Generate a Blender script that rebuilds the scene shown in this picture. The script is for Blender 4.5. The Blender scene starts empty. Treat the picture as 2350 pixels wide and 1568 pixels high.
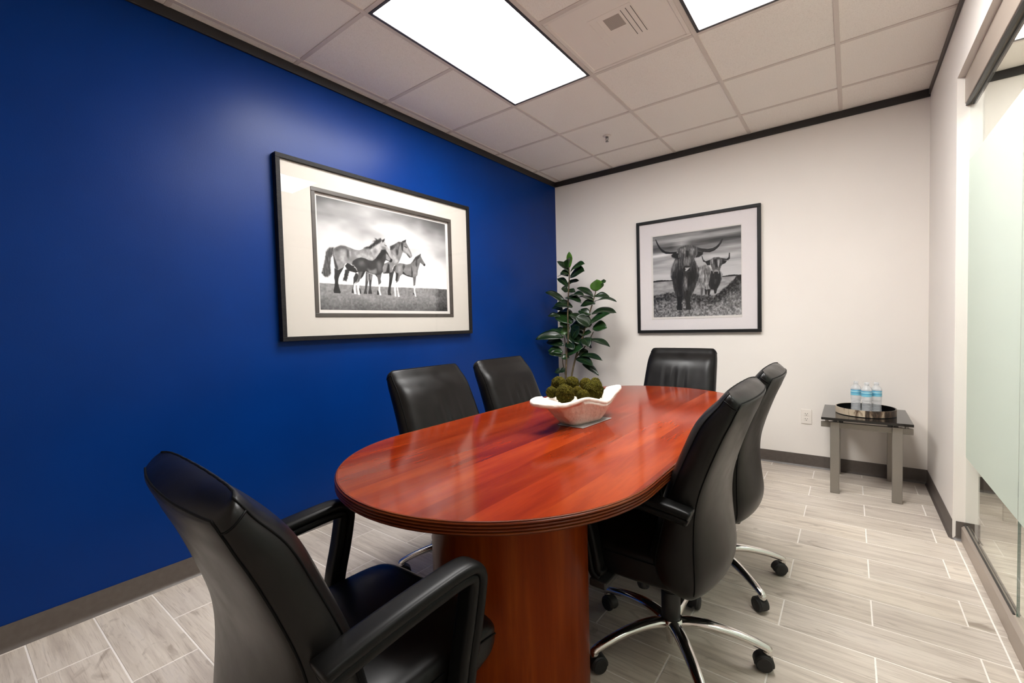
import bpy, bmesh, math, random
import numpy as np
from mathutils import Vector, Matrix, noise

random.seed(7)
scene = bpy.context.scene
col = scene.collection
PI = math.pi

# ------------------------------------------------------------------ camera
YAW, PITCH, ROLL = -0.6504, -0.0367, -0.0259
CAM = Vector((2.5706, -4.2247, 1.1964))
fw = Vector((math.sin(YAW)*math.cos(PITCH), math.cos(YAW)*math.cos(PITCH), math.sin(PITCH)))
rt = fw.cross(Vector((0, 0, 1))).normalized()
up = rt.cross(fw)
r2 = rt*math.cos(ROLL)+up*math.sin(ROLL)
u2 = -rt*math.sin(ROLL)+up*math.cos(ROLL)
cam_data = bpy.data.cameras.new('camera')
cam_data.sensor_fit = 'HORIZONTAL'
cam_data.sensor_width = 36.0
cam_data.lens = 36.0*1020.66/2350.0
cam_data.clip_start = 0.02
cam = bpy.data.objects.new('camera', cam_data)
col.objects.link(cam)
M = Matrix(((r2.x, u2.x, -fw.x, CAM.x), (r2.y, u2.y, -fw.y, CAM.y), (r2.z, u2.z, -fw.z, CAM.z), (0, 0, 0, 1)))
cam.matrix_world = M
scene.camera = cam

# ------------------------------------------------------------------ light and exposure
world = bpy.data.worlds.new('world')
scene.world = world
world.use_nodes = True
world.node_tree.nodes['Background'].inputs[0].default_value = (0.9, 0.95, 1.0, 1)
world.node_tree.nodes['Background'].inputs[1].default_value = 0.0
LAMP = 31.5            # emission of the ceiling troffers
LAMP_CORRIDOR = 13.0
scene.view_settings.view_transform = 'Standard'
scene.view_settings.look = 'None'
scene.view_settings.exposure = 0.0
scene.view_settings.gamma = 1.0
scene.view_settings.use_curve_mapping = False
scene.cycles.max_bounces = 10
scene.cycles.transparent_max_bounces = 16
scene.cycles.caustics_reflective = False
scene.cycles.caustics_refractive = False

# ------------------------------------------------------------------ helpers: materials
def srgb(r, g, b):
    f = lambda c: (c/255/12.92 if c/255 <= 0.04045 else ((c/255+0.055)/1.055)**2.4)
    return (f(r), f(g), f(b), 1)

class NT:
    def __init__(self, name):
        self.m = bpy.data.materials.new(name)
        self.m.use_nodes = True
        self.t = self.m.node_tree
        self.b = self.t.nodes['Principled BSDF']
        self.out = self.t.nodes['Material Output']
    def n(self, typ, **kw):
        x = self.t.nodes.new(typ)
        for k, v in kw.items():
            if k in x.inputs.keys() if isinstance(k, str) else False:
                x.inputs[k].default_value = v
            else:
                setattr(x, k, v)
        return x
    def l(self, a, b):
        self.t.links.new(a, b)
    def set(self, **kw):
        for k, v in kw.items():
            self.b.inputs[k.replace('_', ' ')].default_value = v
        return self
    def coord(self, kind='Object', scale=(1, 1, 1), loc=(0, 0, 0), rnd=False):
        tc = self.n('ShaderNodeTexCoord')
        mp = self.n('ShaderNodeMapping')
        mp.inputs['Scale'].default_value = scale
        mp.inputs['Location'].default_value = loc
        src = tc.outputs[kind]
        if rnd:
            oi = self.n('ShaderNodeObjectInfo')
            mu = self.n('ShaderNodeVectorMath', operation='SCALE')
            cx = self.n('ShaderNodeCombineXYZ')
            self.l(oi.outputs['Random'], cx.inputs[0]); self.l(oi.outputs['Random'], cx.inputs[1]); self.l(oi.outputs['Random'], cx.inputs[2])
            self.l(cx.outputs[0], mu.inputs[0]); mu.inputs['Scale'].default_value = 91.7
            ad = self.n('ShaderNodeVectorMath', operation='ADD')
            self.l(src, ad.inputs[0]); self.l(mu.outputs[0], ad.inputs[1])
            src = ad.outputs[0]
        self.l(src, mp.inputs['Vector'])
        return mp.outputs[0]
    def noise(self, vec, scale=5.0, detail=4.0, rough=0.5, dist=0.0):
        x = self.n('ShaderNodeTexNoise')
        x.inputs['Scale'].default_value = scale
        x.inputs['Detail'].default_value = detail
        x.inputs['Roughness'].default_value = rough
        x.inputs['Distortion'].default_value = dist
        self.l(vec, x.inputs['Vector'])
        return x.outputs['Fac']
    def ramp(self, fac, stops):
        x = self.n('ShaderNodeValToRGB')
        e = x.color_ramp.elements
        while len(e) < len(stops):
            e.new(0.5)
        for i, (p, c) in enumerate(stops):
            e[i].position = p
            e[i].color = c if len(c) == 4 else (*c, 1)
        self.l(fac, x.inputs['Fac'])
        return x.outputs['Color']
    def mix(self, fac, a, b, mode='MIX'):
        x = self.n('ShaderNodeMix', data_type='RGBA', blend_type=mode)
        if isinstance(fac, (int, float)):
            x.inputs[0].default_value = fac
        else:
            self.l(fac, x.inputs[0])
        for i, v in ((6, a), (7, b)):
            if hasattr(v, 'is_output'):
                self.l(v, x.inputs[i])
            else:
                x.inputs[i].default_value = v
        return x.outputs[2]
    def math(self, op, a, b=None, clamp=False):
        x = self.n('ShaderNodeMath', operation=op)
        x.use_clamp = clamp
        for i, v in enumerate((a, b)):
            if v is None:
                continue
            if hasattr(v, 'is_output'):
                self.l(v, x.inputs[i])
            else:
                x.inputs[i].default_value = v
        return x.outputs[0]
    def color(self, c):
        self.l(c, self.b.inputs['Base Color'])
        return self
    def bump(self, h, strength=0.1, dist=0.01):
        x = self.n('ShaderNodeBump')
        x.inputs['Strength'].default_value = strength
        x.inputs['Distance'].default_value = dist
        self.l(h, x.inputs['Height'])
        self.l(x.outputs[0], self.b.inputs['Normal'])
        return self

MAT = {}
def simple(name, c, rough=0.5, metal=0.0, spec=0.5, coat=0.0, bump=None):
    m = NT(name)
    m.set(Base_Color=c, Roughness=rough, Metallic=metal, Specular_IOR_Level=spec, Coat_Weight=coat)
    v = m.coord()
    f = m.noise(v, 60, 3)
    m.color(m.mix(m.math('MULTIPLY', f, 0.16), c, (c[0]*0.72, c[1]*0.72, c[2]*0.72, 1)))
    if bump:
        m.bump(m.noise(v, bump[0], 4), bump[1], bump[2])
    MAT[name] = m.m
    return m.m

def build_materials():
    # painted walls
    m = NT('blue_paint')
    v = m.coord()
    f = m.noise(v, 3, 3)
    m.color(m.ramp(f, [(0.3, srgb(0, 42, 108)), (0.7, srgb(0, 45, 114))]))
    m.set(Roughness=0.33, Specular_IOR_Level=0.14)
    m.bump(m.noise(v, 160, 3), 0.12, 0.002)
    MAT['blue_paint'] = m.m
    m = NT('white_paint')
    v = m.coord()
    f = m.noise(v, 2.2, 3)
    m.color(m.ramp(f, [(0.3, srgb(231, 225, 218)), (0.7, srgb(234, 228, 221))]))
    m.set(Roughness=0.55, Specular_IOR_Level=0.3)
    m.bump(m.noise(v, 220, 3), 0.08, 0.001)
    MAT['white_paint'] = m.m
    simple('taupe_paint', srgb(196, 186, 176), 0.6, 0, 0.3)
    # ceiling tile: fine mineral fibre
    m = NT('ceiling_tile')
    v = m.coord(rnd=True)
    f = m.noise(v, 240, 4, 0.7)
    g = m.noise(v, 3, 2)
    c1 = m.ramp(f, [(0.34, srgb(226, 218, 209)), (0.5, srgb(246, 240, 232))])
    m.color(m.mix(m.math('MULTIPLY', g, 0.2), c1, srgb(228, 217, 206)))
    m.set(Roughness=0.95, Specular_IOR_Level=0.1)
    m.bump(f, 0.35, 0.002)
    MAT['ceiling_tile'] = m.m
    simple('tee_bar', srgb(216, 205, 196), 0.6)
    simple('black_trim', srgb(34, 31, 30), 0.5, bump=(300, 0.1, 0.001))
    simple('dark_grey_trim', srgb(72, 66, 63), 0.5)
    # vinyl cove base
    m = NT('cove_base')
    v = m.coord()
    f = m.noise(v, 40, 4)
    m.color(m.ramp(f, [(0.3, srgb(80, 72, 67)), (0.7, srgb(88, 80, 74))]))
    m.set(Roughness=0.42, Specular_IOR_Level=0.5)
    MAT['cove_base'] = m.m
    # wood look porcelain plank
    m = NT('wood_plank_tile')
    v = m.coord(scale=(1, 1, 1), rnd=True)
    vs = m.coord(scale=(1.5, 17, 2), rnd=True)
    vf = m.coord(scale=(3.5, 95, 5), rnd=True)
    big = m.noise(vs, 1.5, 5, 0.6, 0.6)
    fine = m.noise(vf, 2.0, 5, 0.65, 0.8)
    knot = m.noise(m.coord(scale=(4, 9, 4), rnd=True), 1.3, 3, 0.5, 1.4)
    base = m.ramp(big, [(0.22, srgb(172, 160, 150)), (0.42, srgb(206, 195, 183)), (0.60, srgb(222, 212, 200)), (0.78, srgb(208, 198, 190))])
    dk = m.ramp(fine, [(0.30, (1, 1, 1)), (0.46, (0, 0, 0))])
    c = m.mix(m.math('MULTIPLY', dk, 0.6), base, srgb(150, 136, 122))
    kn = m.ramp(knot, [(0.63, (0, 0, 0)), (0.74, (1, 1, 1))])
    c = m.mix(m.math('MULTIPLY', kn, 0.5), c, srgb(128, 112, 98))
    oi = m.n('ShaderNodeObjectInfo')
    tone = m.ramp(oi.outputs['Random'], [(0, (0.82, 0.81, 0.805)), (0.5, (0.88, 0.87, 0.85)), (1, (0.94, 0.925, 0.90))])
    m.color(m.mix(1.0, c, tone, 'MULTIPLY'))
    m.l(m.ramp(fine, [(0.3, (0.5,)*3), (0.7, (0.36,)*3)]), m.b.inputs['Roughness'])
    m.set(Specular_IOR_Level=0.28)
    m.bump(fine, 0.12, 0.002)
    MAT['wood_plank_tile'] = m.m
    m = NT('grout')
    v = m.coord()
    f = m.noise(v, 220, 3)
    m.color(m.ramp(f, [(0.3, srgb(228, 221, 213)), (0.7, srgb(240, 233, 226))]))
    m.set(Roughness=0.9)
    MAT['grout'] = m.m
    # mahogany table
    def mahogany(name, axis_scale, dark=1.0, strips=True, rough=0.13, gg=1.0, spec=0.12):
        m = NT(name)
        tc = m.n('ShaderNodeTexCoord')
        sx = m.n('ShaderNodeSeparateXYZ')
        m.l(tc.outputs['Object'], sx.inputs[0])
        v = m.coord(scale=axis_scale)
        if strips:
            st = m.math('FLOOR', m.math('MULTIPLY', sx.outputs[0], 7.6))
            wn = m.n('ShaderNodeTexWhiteNoise', noise_dimensions='1D')
            m.l(st, wn.inputs['W'])
            ad = m.n('ShaderNodeVectorMath', operation='ADD')
            sc = m.n('ShaderNodeVectorMath', operation='SCALE')
            m.l(wn.outputs['Color'], sc.inputs[0]); sc.inputs['Scale'].default_value = 31.0
            m.l(v, ad.inputs[0]); m.l(sc.outputs[0], ad.inputs[1])
            v2 = ad.outputs[0]
        else:
            v2 = v
        g = m.noise(v2, 1.0, 4, 0.55, 0.25)
        h = m.noise(v2, 4.0, 5, 0.7, 0.3)
        k = dark
        col1 = m.ramp(g, [(0.25, (0.165*k, 0.0140*k*gg, 0.0026*k)), (0.48, (0.24*k, 0.027*k*gg, 0.0046*k)), (0.75, (0.34*k, 0.052*k*gg, 0.0080*k))])
        hr = m.ramp(h, [(0.30, (1, 1, 1)), (0.58, (0, 0, 0))])
        c = m.mix(m.math('MULTIPLY', hr, 0.22), col1, (0.07*k, 0.008*k, 0.003*k, 1))
        if strips:
            tn = m.ramp(wn.outputs['Value'], [(0, (0.74, 0.66, 0.62)), (0.5, (0.97, 0.95, 0.92)), (1, (1.2, 1.28, 1.35))])
            c = m.mix(1.0, c, tn, 'MULTIPLY')
        m.color(c)
        m.set(Roughness=rough, Specular_IOR_Level=spec)
        m.bump(h, 0.03, 0.001)
        MAT[name] = m.m
    mahogany('mahogany_top', (11.0, 1.3, 3.0), 0.86, gg=0.95)
    mahogany('mahogany_drum', (16.0, 16.0, 1.3), 0.72, False, 0.3, 1.35, 0.05)
    mahogany('mahogany_edge', (5.0, 5.0, 60.0), 0.5, False, 0.28, 1.5, 0.2)
    # leather
    m = NT('black_leather')
    v = m.coord()
    vo = m.n('ShaderNodeTexVoronoi'); vo.inputs['Scale'].default_value = 420
    m.l(v, vo.inputs['Vector'])
    f = m.noise(v, 14, 4)
    m.color(m.ramp(f, [(0.3, (0.0042, 0.0038, 0.0036)), (0.7, (0.007, 0.0063, 0.0058))]))
    m.l(m.ramp(f, [(0.3, (0.29,)*3), (0.7, (0.37,)*3)]), m.b.inputs['Roughness'])
    m.set(Specular_IOR_Level=0.21)
    m.bump(vo.outputs['Distance'], 0.05, 0.001)
    MAT['black_leather'] = m.m
    simple('seam_thread', (0.0025, 0.0025, 0.0025, 1), 0.6, 0, 0.1)
    simple('arm_polyurethane', (0.005, 0.0048, 0.0046, 1), 0.34, 0, 0.13)
    simple('black_plastic', (0.010, 0.010, 0.0095, 1), 0.5, bump=(500, 0.1, 0.0005))
    simple('polished_chrome', (0.78, 0.76, 0.73, 1), 0.12, 1.0)
    simple('wheel_rubber', (0.011, 0.011, 0.011, 1), 0.55)
    # side table
    simple('brushed_silver', srgb(150, 145, 138), 0.4, 0.7)
    simple('black_glass', (0.006, 0.0055, 0.005, 1), 0.04, 0, 0.6)
    m = NT('cowhide')
    v = m.coord(scale=(1, 1, 0.25))
    f = m.noise(v, 26, 5, 0.6, 0.8)
    g = m.noise(m.coord(scale=(1, 1, 0.12)), 130, 3, 0.6)
    tx = m.n('ShaderNodeTexCoord'); sp = m.n('ShaderNodeSeparateXYZ'); m.l(tx.outputs['Object'], sp.inputs[0])
    side = m.math('GREATER_THAN', sp.outputs[0], -0.004)
    f = m.math('ADD', f, m.math('SUBTRACT', 0.13, m.math('MULTIPLY', side, 0.19)))
    c = m.ramp(f, [(0.40, srgb(34, 26, 22)), (0.50, srgb(120, 98, 78)), (0.58, srgb(214, 196, 170))])
    m.color(m.mix(m.math('MULTIPLY', g, 0.45), c, srgb(92, 76, 62)))
    m.set(Roughness=0.5)
    MAT['cowhide'] = m.m
    simple('black_lacquer', (0.006, 0.006, 0.006, 1), 0.15)
    simple('outlet_plastic', srgb(236, 229, 220), 0.35)
    simple('dark_slot', (0.02, 0.018, 0.016, 1), 0.6)
    # picture frames
    m = NT('textured_black_frame')
    v = m.coord(scale=(40, 40, 40))
    f = m.noise(m.coord(scale=(60, 8, 260)), 1.0, 4, 0.7)
    m.color(m.ramp(f, [(0.35, srgb(10, 9, 10)), (0.7, srgb(36, 34, 35))]))
    m.set(Roughness=0.5, Specular_IOR_Level=0.18)
    m.bump(f, 0.5, 0.003)
    MAT['textured_black_frame'] = m.m
    simple('black_frame', srgb(9, 9, 9), 0.5, 0, 0.3)
    simple('bronze_fillet', srgb(66, 60, 55), 0.4)
    simple('cream_mat', srgb(196, 190, 181), 0.9)
    simple('cool_white_mat', srgb(220, 214, 214), 0.9)
    simple('paper_white', srgb(212, 207, 202), 0.85)
    m = NT('photo_print')
    at = m.n('ShaderNodeVertexColor'); at.layer_name = 'ink'
    m.l(at.outputs['Color'], m.b.inputs['Base Color'])
    m.set(Roughness=0.6, Specular_IOR_Level=0.3)
    MAT['photo_print'] = m.m
    # architectural glass: real slab, Fresnel split between mirror and clear
    def clear(name, tint, gloss=1.0, ior=1.5, diff=0.0):
        m = NT(name)
        tr = m.n('ShaderNodeBsdfTransparent'); tr.inputs[0].default_value = tint
        gl = m.n('ShaderNodeBsdfGlossy'); gl.inputs['Roughness'].default_value = 0.005
        fr = m.n('ShaderNodeFresnel'); fr.inputs['IOR'].default_value = ior
        geo = m.n('ShaderNodeNewGeometry')
        mx = m.n('ShaderNodeMixShader')
        fac = m.math('MULTIPLY', fr.outputs[0], m.math('SUBTRACT', 1.0, geo.outputs['Backfacing']))
        m.l(m.math('MULTIPLY', fac, gloss), mx.inputs[0])
        m.l(tr.outputs[0], mx.inputs[1]); m.l(gl.outputs[0], mx.inputs[2])
        last = mx.outputs[0]
        if diff > 0:
            df = m.n('ShaderNodeBsdfDiffuse'); df.inputs[0].default_value = (0.85, 0.87, 0.88, 1)
            m2 = m.n('ShaderNodeMixShader'); m2.inputs[0].default_value = diff
            m.l(last, m2.inputs[1]); m.l(df.outputs[0], m2.inputs[2])
            last = m2.outputs[0]
        m.l(last, m.out.inputs['Surface'])
        MAT[name] = m.m
    clear('clear_glass', (0.93, 0.955, 0.94, 1))
    clear('picture_glazing', (1, 1, 1, 1), 0.55)
    clear('bottle_plastic', (0.95, 0.96, 0.97, 1), 1.0, 1.45, 0.30)
    simple('glass_edge_green', srgb(40, 92, 80), 0.2)
    m = NT('frosted_film')
    tl = m.n('ShaderNodeBsdfTranslucent'); tl.inputs[0].default_value = (0.84, 0.87, 0.83, 1)
    df = m.n('ShaderNodeBsdfDiffuse'); df.inputs[0].default_value = (0.76, 0.82, 0.77, 1)
    tr = m.n('ShaderNodeBsdfTransparent'); tr.inputs[0].default_value = (0.9, 0.95, 0.92, 1)
    f = m.noise(m.coord(), 300, 2)
    mx = m.n('ShaderNodeMixShader'); m.l(m.math('MULTIPLY_ADD', f, 0.1), mx.inputs[0]); mx.inputs[0].default_value = 0.5
    ad = m.math('ADD', m.math('MULTIPLY', f, 0.06), 0.42)
    m.l(ad, mx.inputs[0])
    m.l(tl.outputs[0], mx.inputs[1]); m.l(df.outputs[0], mx.inputs[2])
    m2 = m.n('ShaderNodeMixShader'); m2.inputs[0].default_value = 0.22
    m.l(mx.outputs[0], m2.inputs[1]); m.l(tr.outputs[0], m2.inputs[2])
    m.l(m2.outputs[0], m.out.inputs['Surface'])
    MAT['frosted_film'] = m.m
    simple('satin_rail', srgb(176, 163, 151), 0.4, 0.35)
    simple('black_gasket', srgb(38, 36, 36), 0.4)
    # lamp diffusers
    for nm, st in (('lamp_diffuser', LAMP), ('corridor_diffuser', LAMP_CORRIDOR)):
        m = NT(nm)
        m.set(Base_Color=(0.9, 0.9, 0.9, 1), Emission_Color=(1.0, 0.985, 0.965, 1), Emission_Strength=st)
        MAT[nm] = m.m
    simple('troffer_frame', srgb(58, 54, 56), 0.45)
    m = NT('perforated_steel')
    vo = m.n('ShaderNodeTexVoronoi'); vo.inputs['Scale'].default_value = 160; vo.inputs['Randomness'].default_value = 0.0
    m.l(m.coord(), vo.inputs['Vector'])
    m.color(m.ramp(vo.outputs['Distance'], [(0.22, srgb(190, 180, 170)), (0.34, srgb(236, 227, 218))]))
    m.set(Roughness=0.5)
    MAT['perforated_steel'] = m.m
    simple('duct_steel', srgb(232, 223, 214), 0.5)
    m = NT('duct_mesh')
    vo = m.n('ShaderNodeTexVoronoi'); vo.inputs['Scale'].default_value = 160; vo.inputs['Randomness'].default_value = 0.0
    m.l(m.coord(), vo.inputs['Vector'])
    m.color(m.ramp(vo.outputs['Distance'], [(0.34, srgb(78, 68, 64)), (0.46, srgb(180, 168, 158))]))
    m.set(Roughness=0.6)
    MAT['duct_mesh'] = m.m
    simple('sprinkler_chrome', (0.35, 0.33, 0.30, 1), 0.25, 1.0)
    # bowl, moss, plant
    m = NT('plaster_white')
    v = m.coord()
    f = m.noise(v, 42, 2, 0.4)
    m.color(m.ramp(m.noise(v, 20, 3), [(0.3, srgb(226, 214, 202)), (0.7, srgb(236, 227, 217))]))
    m.set(Roughness=0.6, Specular_IOR_Level=0.35)
    m.bump(f, 0.5, 0.012)
    MAT['plaster_white'] = m.m
    m = NT('moss')
    v = m.coord(rnd=True)
    f = m.noise(v, 160, 6, 0.75, 1.0)
    g = m.noise(v, 22, 3)
    c1 = m.ramp(f, [(0.34, (0.012, 0.009, 0.001)), (0.50, (0.075, 0.056, 0.004)), (0.70, (0.30, 0.215, 0.026))])
    c2 = m.ramp(f, [(0.34, (0.007, 0.008, 0.001)), (0.50, (0.045, 0.042, 0.0035)), (0.70, (0.17, 0.150, 0.018))])
    oi = m.n('ShaderNodeObjectInfo')
    m.color(m.mix(m.math('MULTIPLY_ADD', g, 0.5), c1, c2))
    m.color(m.mix(m.math('MULTIPLY', m.math('ADD', g, oi.outputs['Random']), 0.6), c1, c2))
    m.set(Roughness=0.95, Specular_IOR_Level=0.1)
    m.bump(f, 1.0, 0.008)
    MAT['moss'] = m.m
    for nm, a, b in (('leaf_dark', (0.0035, 0.012, 0.0035), (0.007, 0.023, 0.006)), ('leaf_mid', (0.007, 0.026, 0.005), (0.013, 0.045, 0.008)), ('leaf_young', (0.03, 0.10, 0.010), (0.055, 0.15, 0.016))):
        m = NT(nm)
        v = m.coord(rnd=True)
        m.color(m.ramp(m.noise(v, 9, 4), [(0.3, a), (0.7, b)]))
        m.set(Roughness=0.3, Specular_IOR_Level=0.5)
        m.bump(m.noise(v, 60, 3), 0.15, 0.002)
        MAT[nm] = m.m
    simple('leaf_vein', (0.07, 0.13, 0.04, 1), 0.45)
    m = NT('plant_bark')
    v = m.coord(scale=(1, 1, 0.4))
    m.color(m.ramp(m.noise(v, 60, 5), [(0.3, (0.035, 0.024, 0.012)), (0.7, (0.12, 0.085, 0.04))]))
    m.set(Roughness=0.8)
    MAT['plant_bark'] = m.m
    simple('pot_charcoal', srgb(52, 50, 49), 0.5)
    simple('soil', (0.02, 0.014, 0.009, 1), 0.95, bump=(80, 0.8, 0.01))
    m = NT('bottle_label')
    sx = m.n('ShaderNodeSeparateXYZ'); tc = m.n('ShaderNodeTexCoord')
    m.l(tc.outputs['Object'], sx.inputs[0])
    zz = m.math('MULTIPLY', sx.outputs[2], 1.0)
    nz = m.noise(m.coord(scale=(1, 1, 0.5)), 200, 2)
    band = m.ramp(m.math('MULTIPLY', m.math('SUBTRACT', zz, 0.1175), 26.0), [(0.0, srgb(96, 190, 218)), (0.30, srgb(150, 210, 226)), (0.42, srgb(28, 142, 186)), (0.55, srgb(140, 208, 228)), (0.72, srgb(196, 226, 232)), (0.9, srgb(54, 170, 208)), (1.0, srgb(60, 176, 212))])
    m.color(m.mix(m.math('MULTIPLY', nz, 0.25), band, srgb(40, 160, 200)))
    m.set(Roughness=0.35)
    MAT['bottle_label'] = m.m
    simple('cap_white', srgb(232, 228, 222), 0.4)
    simple('acrylic_mat', srgb(150, 146, 144), 0.12)
build_materials()

# ------------------------------------------------------------------ helpers: geometry
def mesh_from(name, verts, faces, smooth=False):
    me = bpy.data.meshes.new(name)
    me.from_pydata([tuple(v) for v in verts], [], faces)
    me.validate(clean_customdata=False)
    bm = bmesh.new(); bm.from_mesh(me)
    bmesh.ops.recalc_face_normals(bm, faces=bm.faces)
    bm.to_mesh(me); bm.free()
    if smooth:
        me.polygons.foreach_set('use_smooth', [True]*len(me.polygons))
    me.update()
    return me

def obj(name, me, mat, parent=None, loc=(0, 0, 0), rot=(0, 0, 0)):
    o = bpy.data.objects.new(name, me)
    col.objects.link(o)
    o.location = loc
    o.rotation_euler = rot
    if mat and len(me.materials) == 0:
        me.materials.append(MAT[mat])
    if parent is not None:
        o.parent = parent
    return o

def empty(name, loc, rz=0.0):
    o = bpy.data.objects.new(name, None)
    o.empty_display_size = 0.1
    col.objects.link(o)
    o.location = loc
    o.rotation_euler = (0, 0, rz)
    return o

def tag(o, label=None, cat=None, group=None, kind=None):
    if label: o['label'] = label
    if cat: o['category'] = cat
    if group: o['group'] = group
    if kind: o['kind'] = kind
    return o

class MB:
    """collects pieces of one mesh"""
    def __init__(self):
        self.v = []; self.f = []
    def add(self, vs, fs):
        o = len(self.v)
        self.v += [tuple(x) for x in vs]
        self.f += [tuple(i+o for i in f) for f in fs]
        return self
    def box(self, x0, x1, y0, y1, z0, z1):
        vs = [(x, y, z) for z in (z0, z1) for y in (y0, y1) for x in (x0, x1)]
        return self.add(vs, [(0, 2, 3, 1), (4, 5, 7, 6), (0, 1, 5, 4), (2, 6, 7, 3), (0, 4, 6, 2), (1, 3, 7, 5)])
    def rbox(self, x0, x1, y0, y1, z0, z1, r=0.003, seg=2):
        bm = bmesh.new()
        bmesh.ops.create_cube(bm, size=1)
        for v in bm.verts:
            v.co = Vector(((x0+x1)/2+v.co.x*(x1-x0), (y0+y1)/2+v.co.y*(y1-y0), (z0+z1)/2+v.co.z*(z1-z0)))
        bmesh.ops.bevel(bm, geom=list(bm.edges), offset=r, segments=seg, profile=0.5, affect='EDGES')
        bm.verts.index_update()
        vs = [v.co.copy() for v in bm.verts]
        fs = [[v.index for v in f.verts] for f in bm.faces]
        bm.free()
        return self.add(vs, fs)
    def lathe(self, prof, n=32, c=(0, 0, 0), sx=1.0, sy=1.0):
        vs = []; fs = []
        for r, z in prof:
            for k in range(n):
                a = 2*PI*k/n
                vs.append((c[0]+r*math.cos(a)*sx, c[1]+r*math.sin(a)*sy, c[2]+z))
        for i in range(len(prof)-1):
            for k in range(n):
                k2 = (k+1) % n
                fs.append((i*n+k, i*n+k2, (i+1)*n+k2, (i+1)*n+k))
        fs.append(tuple(range(n))[::-1]); fs.append(tuple((len(prof)-1)*n+k for k in range(n)))
        return self.add(vs, fs)
    def loft(self, rings, closed=True, caps=True):
        n = len(rings[0]); vs = []; fs = []
        for r in rings: vs += r
        for i in range(len(rings)-1):
            for k in range(n if closed else n-1):
                k2 = (k+1) % n
                fs.append((i*n+k, i*n+k2, (i+1)*n+k2, (i+1)*n+k))
        if caps:
            fs.append(tuple(range(n))[::-1]); fs.append(tuple((len(rings)-1)*n+k for k in range(n)))
        return self.add(vs, fs)
    def tube(self, pts, rad, n=10, caps=True):
        pts = [Vector(p) for p in pts]
        if not hasattr(rad, '__len__'): rad = [rad]*len(pts)
        rings = []
        ref = None
        for i, p in enumerate(pts):
            t = (pts[min(i+1, len(pts)-1)]-pts[max(i-1, 0)]).normalized()
            if ref is None:
                ref = t.orthogonal().normalized()
            ref = (ref-t*ref.dot(t)).normalized()
            b = t.cross(ref)
            rings.append([p+(ref*math.cos(2*PI*k/n)+b*math.sin(2*PI*k/n))*rad[i] for k in range(n)])
        return self.loft(rings, True, caps)
    def build(self, name, mat, parent=None, smooth=False, loc=(0, 0, 0), rot=(0, 0, 0)):
        return obj(name, mesh_from(name, self.v, self.f, smooth), mat, parent, loc, rot)
    def mesh(self, name, mat, smooth=False):
        me = mesh_from(name, self.v, self.f, smooth)
        me.materials.append(MAT[mat])
        return me

def smooth_by_angle(me, deg=35):
    me.polygons.foreach_set('use_smooth', [True]*len(me.polygons))
    bm = bmesh.new(); bm.from_mesh(me)
    lim = math.radians(deg)
    for e in bm.edges:
        if len(e.link_faces) == 2 and e.calc_face_angle(0) > lim:
            e.smooth = False
    bm.to_mesh(me); bm.free()
    return me

def catmull(pts, n, closed=False):
    P = [np.array(p, float) for p in pts]; out = []
    m = len(P); segs = m if closed else m-1
    for s in range(segs):
        g = (lambda i: P[i % m]) if closed else (lambda i: P[max(0, min(m-1, i))])
        a, b, c, d = g(s-1), g(s), g(s+1), g(s+2)
        for k in range(n):
            t = k/n
            out.append(0.5*((2*b)+(-a+c)*t+(2*a-5*b+4*c-d)*t*t+(-a+3*b-3*c+d)*t**3))
    if not closed: out.append(P[-1])
    return out

# ------------------------------------------------------------------ the room shell
H = 2.735
XR = 3.006           # inner face of the right hand wall stub
YF = -4.75           # wall behind the camera
XC = 4.45            # far side of the corridor
YG = -0.975          # where the stub wall ends and the glass begins
def struct(mb, name, mat, smooth=False):
    return tag(mb.build(name, mat, None, smooth), kind='structure')
struct(MB().box(-0.12, 0, YF-0.12, 0.12, -0.05, 2.80), 'wall_left', 'blue_paint')
struct(MB().box(0, XC+0.12, 0, 0.12, -0.05, 2.80), 'wall_back', 'white_paint')
struct(MB().box(0, XC+0.12, YF-0.12, YF, -0.05, 2.80), 'wall_front', 'taupe_paint')
struct(MB().box(XC, XC+0.12, YF, 0, -0.05, 2.80), 'wall_corridor', 'white_paint')
struct(MB().box(XR, 3.105, YG, 0, 0.0, H+0.02).box(XR, 3.105, -3.96, YG, 2.40, H+0.02).box(XR, 3.105, YF, -3.96, 0.0, H+0.02), 'wall_right', 'white_paint')

# floor: grout bed with porcelain planks standing 1.2 mm proud of it
floor = struct(MB().box(0, XC, YF, 0, -0.05, -0.0012), 'floor', 'grout')
PL, PW, GAP = 0.5830, 0.1980, 0.0055
plank_cache = {}
def plank(x0, x1, y0, y1):
    w, d = round(x1-x0, 4), round(y1-y0, 4)
    if w < 0.012 or d < 0.012: return
    if (w, d) not in plank_cache:
        e = 0.0008; hx, hy = w/2, d/2
        vs = [(-hx, -hy, -0.004), (hx, -hy, -0.004), (hx, hy, -0.004), (-hx, hy, -0.004),
              (-hx, -hy, -e), (hx, -hy, -e), (hx, hy, -e), (-hx, hy, -e),
              (-hx+e, -hy+e, 0), (hx-e, -hy+e, 0), (hx-e, hy-e, 0), (-hx+e, hy-e, 0)]
        fs = [(0, 1, 5, 4), (1, 2, 6, 5), (2, 3, 7, 6), (3, 0, 4, 7), (4, 5, 9, 8), (5, 6, 10, 9), (6, 7, 11, 10), (7, 4, 8, 11), (8, 9, 10, 11)]
        plank_cache[(w, d)] = mesh_from('plank', vs, fs)
    obj('plank', plank_cache[(w, d)], 'wood_plank_tile', floor, ((x0+x1)/2, (y0+y1)/2, 0))
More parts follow.
